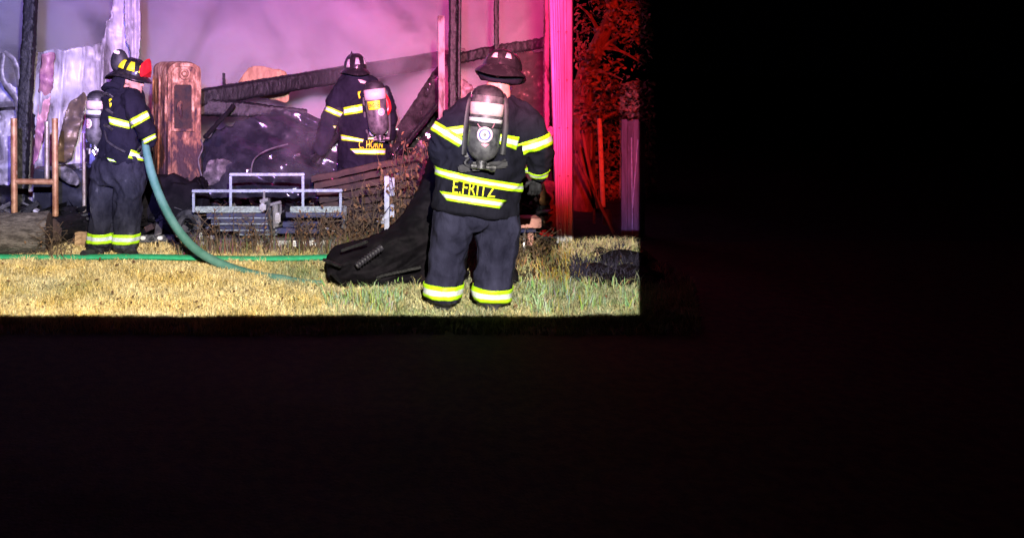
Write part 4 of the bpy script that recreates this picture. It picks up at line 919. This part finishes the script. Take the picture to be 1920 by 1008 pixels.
def finish(th, cbm, bbm, cseed, stretch=(1, 1, 1), trm='trouser', boot_z=.2, skin=None, folds=.030):
    coat = remesh(cbm, .013, 5, folds, 7.5, cseed, stretch); co = link('coat', coat, M['cloth'], th)
    body = remesh(bbm, .011, 3, .028, 6.5, cseed+4, (1, 1, .8))
    for mm in (M[trm], M['skin'], M['boot']): body.materials.append(mm)
    for p in body.polygons:
        z = p.center.z
        p.material_index = 2 if z < boot_z else (1 if skin and skin(p.center) else 0)
    bo = link('body', body, None, th)
    return co, bo
def boot(bm, heel, fwd, S=1.0):
    f = Vector(fwd).normalized(); s = Vector((f.y, -f.x, 0)); h = Vector(heel)
    loft(bm, [(h+Vector((0, 0, .34))-f*0, f*.066, s*.068), (h+Vector((0, 0, .2)), f*.064, s*.062), (h+Vector((0, 0, .10))+f*.01, f*.070, s*.056), (h+Vector((0, 0, .015))+f*.01, f*.070, s*.05)], 12)
    loft(bm, [(h-f*.055+Vector((0, 0, .045)), Vector((0, 0, .045)), s*.035), (h+f*.02+Vector((0, 0, .05)), Vector((0, 0, .052)), s*.047), (h+f*.12+Vector((0, 0, .048)), Vector((0, 0, .05)), s*.056), (h+f*.19+Vector((0, 0, .04)), Vector((0, 0, .041)), s*.05), (h+f*.235+Vector((0, 0, .035)), Vector((0, 0, .03)), s*.028)], 12)

# ---- right firefighter
D = 6.06
pf = thing('person', Vector((P(873, 585, D).x, D, 0)), 'nearest firefighter at the right seen from behind, lettered jacket tail, feet in the grass', 'person', 'firefighters')
cb = bmesh.new()
loft(cb, [rr(926, 176, D+.02, 30, .085, roll=.1), rr(925, 184, D, 46, .11, roll=.1), rr(922, 198, D, 64, .14, roll=.08), rr(919, 218, D, 74, .16, roll=.06), rr(916, 245, D, 80, .17, roll=.05), rr(908, 285, D, 79, .175, roll=.06), rr(900, 322, D, 80, .18, roll=.09), rr(896, 345, D, 78, .185, roll=.1), rr(892, 372, D, 80, .195, roll=.1), rr(889, 394, D, 82, .205, roll=.1), rr(889, 398, D, 70, .17, roll=.1)], 24)
limb(cb, [P(878, 212, D), P(856, 230, D-.02), P(836, 256, D-.02), P(830, 278, D+.02), P(838, 306, D+.16), P(850, 322, D+.30)], [.09, .104, .102, .098, .083, .07], 14)
limb(cb, [P(964, 208, D), P(984, 230, D-.02), P(1001, 264, D-.03), P(1011, 290, D+.02), P(1011, 308, D+.05), P(1007, 328, D+.10)], [.095, .114, .108, .094, .074, .062], 14)
bb_ = bmesh.new()
loft(bb_, [rr(892, 365, D, 66, .15), rr(891, 392, D, 73, .16), rr(889, 415, D, 68, .15), rr(888, 428, D, 40, .10)], 18)
limb(bb_, [P(856, 388, D), P(849, 425, D), P(842, 470, D+.02), P(836, 515, D+.01), P(829, 556, D), P(829, 563, D)], [.140, .142, .130, .120, .122, .10], 16)
limb(bb_, [P(929, 388, D), P(934, 425, D), P(931, 470, D+.01), P(925, 515, D), P(920, 558, D-.02), P(920, 566, D-.02)], [.145, .148, .136, .122, .126, .10], 16)
boot(bb_, P(829, 583, D-.02)*Vector((1, 1, 0)) if False else Vector((P(829, 583, D).x, D, 0)), (-.25, 1, 0)); boot(bb_, Vector((P(920, 583, D).x, D-.06, 0)), (.2, 1, 0))
limb(bb_, [P(900, 380, D), P(912, 250, D), P(924, 195, D), P(934, 168, D-.02), P(938, 148, D+.0)], [.1, .1, .09, .088, .078], 12); HF = Vector((.28, .92, -.28)); HU = Vector((.2, .15, 1))
head(bb_, P(939, 136, D+.05), HF, HU)
zc = P(0, 180, D).z
coF, boF = finish(pf, cb, bb_, 3, trm='trouser', boot_z=.085, skin=lambda c: c.z > zc-.03)
tF = bvh_o(coF); tB = bvh_o(boF)
def mid(o): return o
helmet('h', P(940, 134, D+.04), HF, HU, 1.24, pf, [(R(243), R(262), .30, .58), (R(283), R(302), .36, .66)], M['helmet'], M['dullpatch'], brimb=1.5, shield_h=.215)
fl = bmesh.new(); f_ = HF.normalized(); 
rings = []
for k, (y, hw) in enumerate(((127, 36), (136, 43), (144, 43), (151, 39), (155, 36))): rings.append(rr(938, y, D-.0, hw, .135, roll=.12))
loft(fl, rings, 24, cap=False)
for f in [f for f in fl.faces if f.calc_center_median().y > D+.06]: fl.faces.remove(f)
o = obj('ear_flap', fl, M['cloth'], pf); s = o.modifiers.new('s', 'SOLIDIFY'); s.thickness = .008
bm = bmesh.new(); c = P(934, 141, D-.16); limb(bm, [c+Vector((math.cos(a)*.014, 0, math.sin(a)*.014)) for a in [math.pi+math.pi*i/8 for i in range(9)]], .003, 5); obj('helmet_hook', bm, M['chrome'], pf)
for q in (((833, 240), (870, 235), (871, 254), (838, 260)), ((930, 250), (974, 257), (968, 281), (932, 268))): tape(tF, q, pf)
cuff(tF, P(822, 245, D), P(838, 200, D)-P(826, 262, D), .050, pf) if False else tape(tF, ((812, 220), (818, 232), (837, 262), (812, 262)), pf, nu=8) if False else None
cuff(tF, P(836, 250, D-.02), P(856, 228, D)-P(830, 270, D), .036, pf, R0=.19)
cuff(tF, P(1001, 268, D-.03), Vector((-.34, 0, 1)), .044, pf, R0=.18)
cuff(tF, P(1008, 320, D+.085), P(1009, 300, D+.05)-P(1007, 328, D+.1), .026, pf, R0=.13)
cuff(tF, P(898, 335, D), Vector((.19, 0, 1)), .028, pf, R0=.55, n=64)
tape(tF, ((824, 358), (951, 376), (936, 391), (838, 376)), pf, off=.010)
lettering('E.FRITZ', ((850, 338), (931, 347), (928, 371), (848, 362)), tF, pf)
cuff(tB, P(829, 542, D), (0, 0, 1), .047, pf, R0=.17); cuff(tB, P(921, 548, D-.02), (.02, 0, 1), .047, pf, R0=.17)
hand('glove', P(850, 322, D+.32), (.1, .8, -.3), (0, -.2, -1), M['boot'], pf, .8)
hand('glove', P(1006, 334, D+.12), (-.05, .25, -1), (0, 1, .2), M['boot'], pf, .5)
tb = D-.17-.115
at, tT = airtank(P(917, 160, tb+.03), P(903, 302, tb), .106, 'air tank with pale label and round emblem on the right firefighter back', (0, 1, 0), [(.24, .40, 'label'), (.44, .49, 'silver'), (.50, .56, 'tanktop')], None)
disk(tT, 909, 253, (15, 11.5, 8, 3), at, .006, [M['emblemring'], M['emblemblue'], M['emblemring']])
V = [(895, 232), (928, 232), (924, 240), (899, 239)]; camdrape('printed_mark', V, [(0, 1, 2, 3)], [0], tT, .006, [M['pinkprint']], at)
V = [(901, 270), (918, 270), (910, 277)]; camdrape('printed_mark', V, [(0, 1, 2)], [0], tT, .006, [M['pinkprint']], at)
for sgn in (-1, 1):
    bm = bmesh.new(); V = [P(916+sgn*26, 176, D-.10), P(914+sgn*33, 190, D-.155), P(911+sgn*37, 235, D-.178), P(906+sgn*36, 290, D-.19)]
    limb(bm, spline(V, 5), .02, 8, flat=.4); obj('harness_strap', bm, M['tanktop'], at)
bm = bmesh.new(); limb(bm, spline([P(880, 296, D-.2), P(872, 306, D-.21), P(890, 315, D-.21), P(925, 312, D-.21), P(948, 300, D-.2)], 5), .012, 8); obj('air_hose', bm, M['tanktop'], at)
bm = bmesh.new(); box(bm, P(905, 312, D-.2), .34, .03, .05, Matrix.Rotation(-.1, 3, 'Y'), .01); obj('waist_belt', bm, M['tanktop'], at)

# ---- left firefighter
D = 7.75
pl = thing('person', Vector((P(215, 480, D).x, D, 0)), 'firefighter at the left holding the green hose, face turned right', 'person', 'firefighters')
yw = R(-55)
cb = bmesh.new()
loft(cb, [rr(236, 164, D+.02, 20, .08), rr(232, 171, D+.01, 33, .12), rr(229, 183, D, 40, .15), rr(229, 205, D, 42, .17), rr(228, 232, D, 40, .18), rr(226, 262, D, 38, .18), rr(226, 285, D, 42, .19), rr(227, 303, D, 46, .20), rr(227, 306, D, 38, .16)], 22)
limb(cb, [P(240, 178, D-.10), P(254, 200, D-.15), P(266, 226, D-.19), P(273, 244, D-.21), P(279, 260, D-.20), P(275, 270, D-.18)], [.085, .098, .092, .082, .070, .058], 14)
limb(cb, [P(232, 176, D+.12), P(250, 210, D+.2), P(265, 245, D+.18), P(272, 272, D+.0)], [.09, .09, .08, .06], 12)
bb_ = bmesh.new()
loft(bb_, [rr(226, 285, D, 42, .17), rr(226, 305, D, 51, .20), rr(225, 330, D, 53, .20), rr(221, 345, D, 44, .15)], 18)
limb(bb_, [P(203, 320, D+.04), P(199, 360, D+.04), P(194, 400, D+.03), P(190, 430, D+.02), P(188, 462, D+.02), P(188, 466, D)], [.145, .135, .118, .108, .106, .09], 14)
limb(bb_, [P(243, 320, D-.04), P(241, 360, D-.04), P(239, 400, D-.03), P(237, 430, D-.02), P(235, 462, D-.02), P(235, 466, D)], [.148, .138, .122, .110, .108, .09], 14)
boot(bb_, Vector((P(188, 480, D).x-.02, D+.02, 0)), (-.35, -.9, 0)); boot(bb_, Vector((P(234, 480, D).x, D-.02, 0)), (.6, -.8, 0))
limb(bb_, [P(225, 320, D), P(228, 240, D), P(234, 185, D), P(242, 166, D), P(248, 150, D)], [.1, .1, .07, .066, .066], 12)
HF2 = Vector((.90, -.36, -.24)); HU2 = Vector((.22, 0, 1)); head(bb_, P(250, 149, D-.02), HF2, HU2)
zc2 = P(0, 172, D).z
coL, boL = finish(pl, cb, bb_, 8, trm='dusty', boot_z=.10, skin=lambda c: c.z > zc2-.03)
tL = bvh_o(coL); tLB = bvh_o(boL)
helmet('h', P(247, 140, D-.01), HF2, HU2, 1.12, pl, [(R(-38), R(-6), .25, .85), (R(6), R(34), .25, .85), (R(48), R(70), .25, .7), (R(-75), R(-50), .25, .8), (R(110), R(140), .25, .8)], M['red'], M['yellowtape'], brimb=1.6, hgt=.135, shield_h=.150, sw=1.25, lean=-.25)
bm = bmesh.new(); k = bmesh.ops.create_icosphere(bm, subdivisions=3, radius=1)
for v in k['verts']: v.co = Vector((v.co.x*.082, v.co.y*.06, v.co.z*.115))+P(224, 116, D-.02)
obj('raised_visor', bm, M['tanktop'], pl)
bm = bmesh.new(); box(bm, P(219, 98, D-.1), .055, .02, .03, Matrix.Rotation(.3, 3, 'Y'), .005); obj('visor_tag', bm, M['label'], pl)
fl = bmesh.new(); loft(fl, [rr(240, 141, D, 24, .12), rr(234, 152, D, 26, .125), rr(229, 166, D, 28, .13), rr(228, 174, D, 30, .13)], 24, cap=False)
for f in [f for f in fl.faces if f.calc_center_median().x > P(241, 0, D).x]: fl.faces.remove(f)
o = obj('ear_flap', fl, M['cloth'], pl); s = o.modifiers.new('s', 'SOLIDIFY'); s.thickness = .008
bm = bmesh.new(); limb(bm, spline([P(244, 141, D-.095), P(247, 152, D-.098), P(252, 162, D-.085)], 4), .009, 6, flat=.4); obj('chin_strap', bm, M['tanktop'], pl)
bm = bmesh.new(); limb(bm, spline([P(195, 166, D-.02), P(202, 160, D-.1), P(214, 160, D-.12), P(226, 164, D-.12)], 4), .03, 8); obj('collar_roll', bm, M['cloth'], pl)
tape(tL, ((203, 218), (222, 218), (246, 228), (242, 240)), pl) if False else None
tape(tL, ((203, 218), (242, 228), (243, 242), (204, 233)), pl); tape(tL, ((243, 224), (276, 207), (282, 221), (246, 241)), pl)
tape(tL, ((266, 262), (292, 250), (294, 258), (270, 271)), pl)
tape(tL, ((246, 280), (272, 290), (272, 303), (240, 296)), pl)
tape(tL, ((200, 296), (212, 299), (218, 304), (205, 302)), pl, nu=6)
V = [(204, 186), (210, 184), (209, 198), (206, 202)]; camdrape('yellow_tag', V, [(0, 1, 2, 3)], [0], tL, .008, [M['yellowtape']], pl)
cuff(tLB, P(189, 444, D+.02), (0, 0, 1), .043, pl, R0=.145); cuff(tLB, P(236, 445, D-.02), (0, 0, 1), .043, pl, R0=.145)
hand('glove', P(276, 268, D-.19), (-.15, .1, -1), (-.5, 1, 0), M['boot'], pl, 1.0)
hand('glove', P(273, 274, D+.02), (.1, -.7, -.6), (0, -.3, -1), M['boot'], pl, 1.0)
at, tT = airtank(P(183, 170, D-.02), P(178, 272, D-.04), .088, 'air tank with orange and white label on the left firefighter back', (.75, .2, 0), [(.19, .34, 'label'), (.36, .44, 'silver'), (.45, .5, 'tanktop')], None)
disk(tT, 165, 232, (7, 5, 3, 1), at, .006, [M['emblemring'], M['pinkprint'], M['emblemring']], sq=1.3)
for k in range(3):
    bm = bmesh.new(); limb(bm, spline([P(190, 180+k*28, D-.10), P(200, 176+k*30, D-.16), P(212, 184+k*30, D-.18)], 5), .016, 8, flat=.5); obj('harness_strap', bm, M['metaldark'], at)
bm = bmesh.new()
for k in range(7): c = P(168+k*5, 279+3*math.sin(k*2.1), D-.08+.03*math.cos(k)); limb(bm, [c, c+Vector((.03*math.sin(k), 0, -.045))], .014, 8)
obj('regulator_fittings', bm, M['chrome'], at)
bm = bmesh.new(); limb(bm, spline([P(196, 240, D-.12), P(200, 262, D-.18), P(215, 275, D-.2), P(235, 285, D-.2)], 5), .012, 8); obj('air_hose', bm, M['tanktop'], at)

# ---- middle firefighter
D = 9.0
ph = thing('person', Vector((P(680, 430, D).x, D, 0)), 'firefighter in the middle standing in smoke behind the fallen roof, back turned', 'person', 'firefighters')
cb = bmesh.new()
loft(cb, [rr(668, 140, D, 20, .09), rr(670, 150, D, 36, .12), rr(673, 165, D, 46, .15), rr(678, 190, D, 46, .17), rr(680, 220, D, 44, .18), rr(681, 250, D, 44, .18), rr(682, 275, D, 46, .19), rr(683, 300, D, 48, .2), rr(683, 330, D, 48, .2), rr(683, 334, D, 38, .16)], 22)
limb(cb, [P(648, 166, D), P(632, 190, D-.03), P(622, 212, D-.04), P(616, 236, D-.02), P(606, 262, D-.02), P(598, 286, D)], [.10, .104, .098, .090, .08, .066], 14)
limb(cb, [P(712, 168, D+.02), P(726, 200, D+.03), P(730, 228, D+.05), P(728, 262, D+.1)], [.09, .085, .08, .06], 12)
bb_ = bmesh.new(); loft(bb_, [rr(682, 300, D, 42, .16), rr(682, 335, D, 44, .16), rr(682, 348, D, 30, .12)], 16)
for sx in (-1, 1):
    limb(bb_, [P(682+sx*22, 335, D), P(682+sx*24, 380, D), P(682+sx*24, 425, D)], [.135, .115, .10], 12); boot(bb_, Vector((P(682+sx*24, 430, D).x, D, 0)), (sx*.3, 1, 0))
limb(bb_, [P(682, 330, D), P(680, 240, D), P(668, 165, D), P(667, 140, D)], [.1, .1, .07, .066], 12); HF3 = Vector((-.15, .95, -.1)); HU3 = Vector((.0, .1, 1)); head(bb_, P(666, 126, D), HF3, HU3)
zc3 = P(0, 160, D).z
coH, boH = finish(ph, cb, bb_, 14, trm='cloth', boot_z=.12, skin=lambda c: c.z > zc3)
tH = bvh_o(coH)
helmet('h', P(666, 132, D), HF3, HU3, 1.08, ph, [(R(255), R(280), .25, .7), (R(210), R(230), .1, .6), (R(305), R(325), .3, .7)], M['helmet'], M['dullpatch'], brimb=1.4, hgt=.165, shield_h=.2)
fl = bmesh.new(); loft(fl, [rr(668, 134, D-.0, 20, .115), rr(668, 144, D, 23, .12), rr(670, 152, D, 24, .12)], 20, cap=False); o = obj('ear_flap', fl, M['cloth'], ph)
tape(tH, ((608, 196), (643, 211), (638, 221), (607, 207)), ph); tape(tH, ((643, 202), (679, 195), (680, 211), (645, 217)), ph)
tape(tH, ((638, 252), (682, 261), (680, 267), (640, 263)), ph); tape(tH, ((690, 258), (724, 257), (724, 261.5), (690, 262)), ph)
tape(tH, ((656, 279), (723, 279), (722, 290), (667, 289)), ph); tape(tH, ((624, 236), (634, 236), (633, 241), (626, 240)), ph, nu=4)
lettering('C. HORN', ((673, 264), (718, 263), (717, 278), (673, 278.5)), tH, ph)
V = [(671, 172), (677, 171), (674, 177), (676, 184), (673, 185), (671, 177)]; camdrape('yellow_tag', V, [(0, 1, 2, 3, 4, 5)], [0], tH, .008, [M['yellowtape']], ph)
V = [(671, 149), (679, 150), (687, 153), (684, 157), (676, 156)]; camdrape('collar_patch', V, [(0, 1, 2, 3, 4)], [0], tH, .010, [M['label']], ph)
hand('glove', P(597, 288, D), (-.25, .2, -1), (0, 1, 0), M['boot'], ph, .8); hand('glove', P(728, 266, D+.1), (0, .3, -1), (0, 1, 0), M['boot'], ph, .6)
tb = D-.17-.125
at, tT = airtank(P(700, 152, tb), P(712, 254, tb-.02), .105, 'air tank with yellow and pink labels on the middle firefighter back', (0, 1, 0), [(.15, .34, 'label')], None)
tape(tT, ((688, 191), (712, 188), (713, 205), (691, 207)), at, name='yellow_label', mats=[M['yellowtape'], M['yellowtape']])
lettering('ENGINE', ((690.5, 194.5), (711, 192.5), (711.5, 200.5), (692, 203)), tT, at, off=.012, m=M['tanktop'], bold=.0)
disk(tT, 715, 210, (6.5, 4.5, 2.5, .5), at, .006, [M['emblemring'], M['pinkprint'], M['emblemring']], sq=1.1)
bm = bmesh.new(); limb(bm, spline([P(717, 175, tb+.05), P(726, 190, tb+.05), P(728, 205, tb+.05), P(722, 215, tb+.04)], 5), [.03]*16, 10, flat=.6); obj('air_line_holder', bm, M['red'], at)
for sgn in (-1, 1):
    bm = bmesh.new(); limb(bm, spline([P(700+sgn*17, 162, D-.13), P(704+sgn*22, 180, D-.165), P(708+sgn*22, 235, D-.18), P(710+sgn*18, 258, D-.19)], 5), .018, 8, flat=.4); obj('harness_strap', bm, M['tanktop'], at)

# ------------------------------------------------------------------ hoses
pts = [P(272, 262, 7.53), P(275, 285, 7.50), P(285, 328, 7.45), P(304, 378, 7.4), P(330, 425, 7.35), P(362, 463, 7.28), P(400, 488, 7.2), P(445, 506, 7.12), P(490, 518, 7.03)]
pts += [Vector((G(525, 524).x, G(525, 524).y, .004)), Vector((G(565, 528).x, G(565, 528).y, -.012)), Vector((G(605, 530).x, G(605, 530).y, -.02))]
hz = thing('fire_hose', P(480, 515, 7.1)*Vector((1, 1, 0)), 'green charged hose curving from the left firefighter hand down to the grass', 'hose')
sp_ = spline(pts, 8); bm = bmesh.new(); limb(bm, sp_, [(.038 if i > 14 else .030+.0006*i) for i in range(len(sp_))], 14); obj('jacket', bm, M['hose'], hz)
bm = bmesh.new(); limb(bm, [P(271, 258, 7.54), P(270, 248, 7.56), P(268, 240, 7.58)], [.036, .036, .03], 12); limb(bm, [P(268, 240, 7.58), P(264, 228, 7.6)], [.026, .022], 10); obj('nozzle', bm, M['metaldark'], hz)
bm = bmesh.new(); limb(bm, spline([Vector((x, 7.55+.03*math.sin(x*1.7), .040+.008*math.sin(x*3))) for x in [-4, -3.2, -2.4, -1.6, -.9, -.3, .1]], 8), .055, 12, flat=.42, up=(0, 0, 1))
tag(obj('flat_hose', bm, M['flathose'], loc=(-1.5, 7.55, 0)), 'flat bright green hose lying straight across the straw in front of the boots', 'hose')
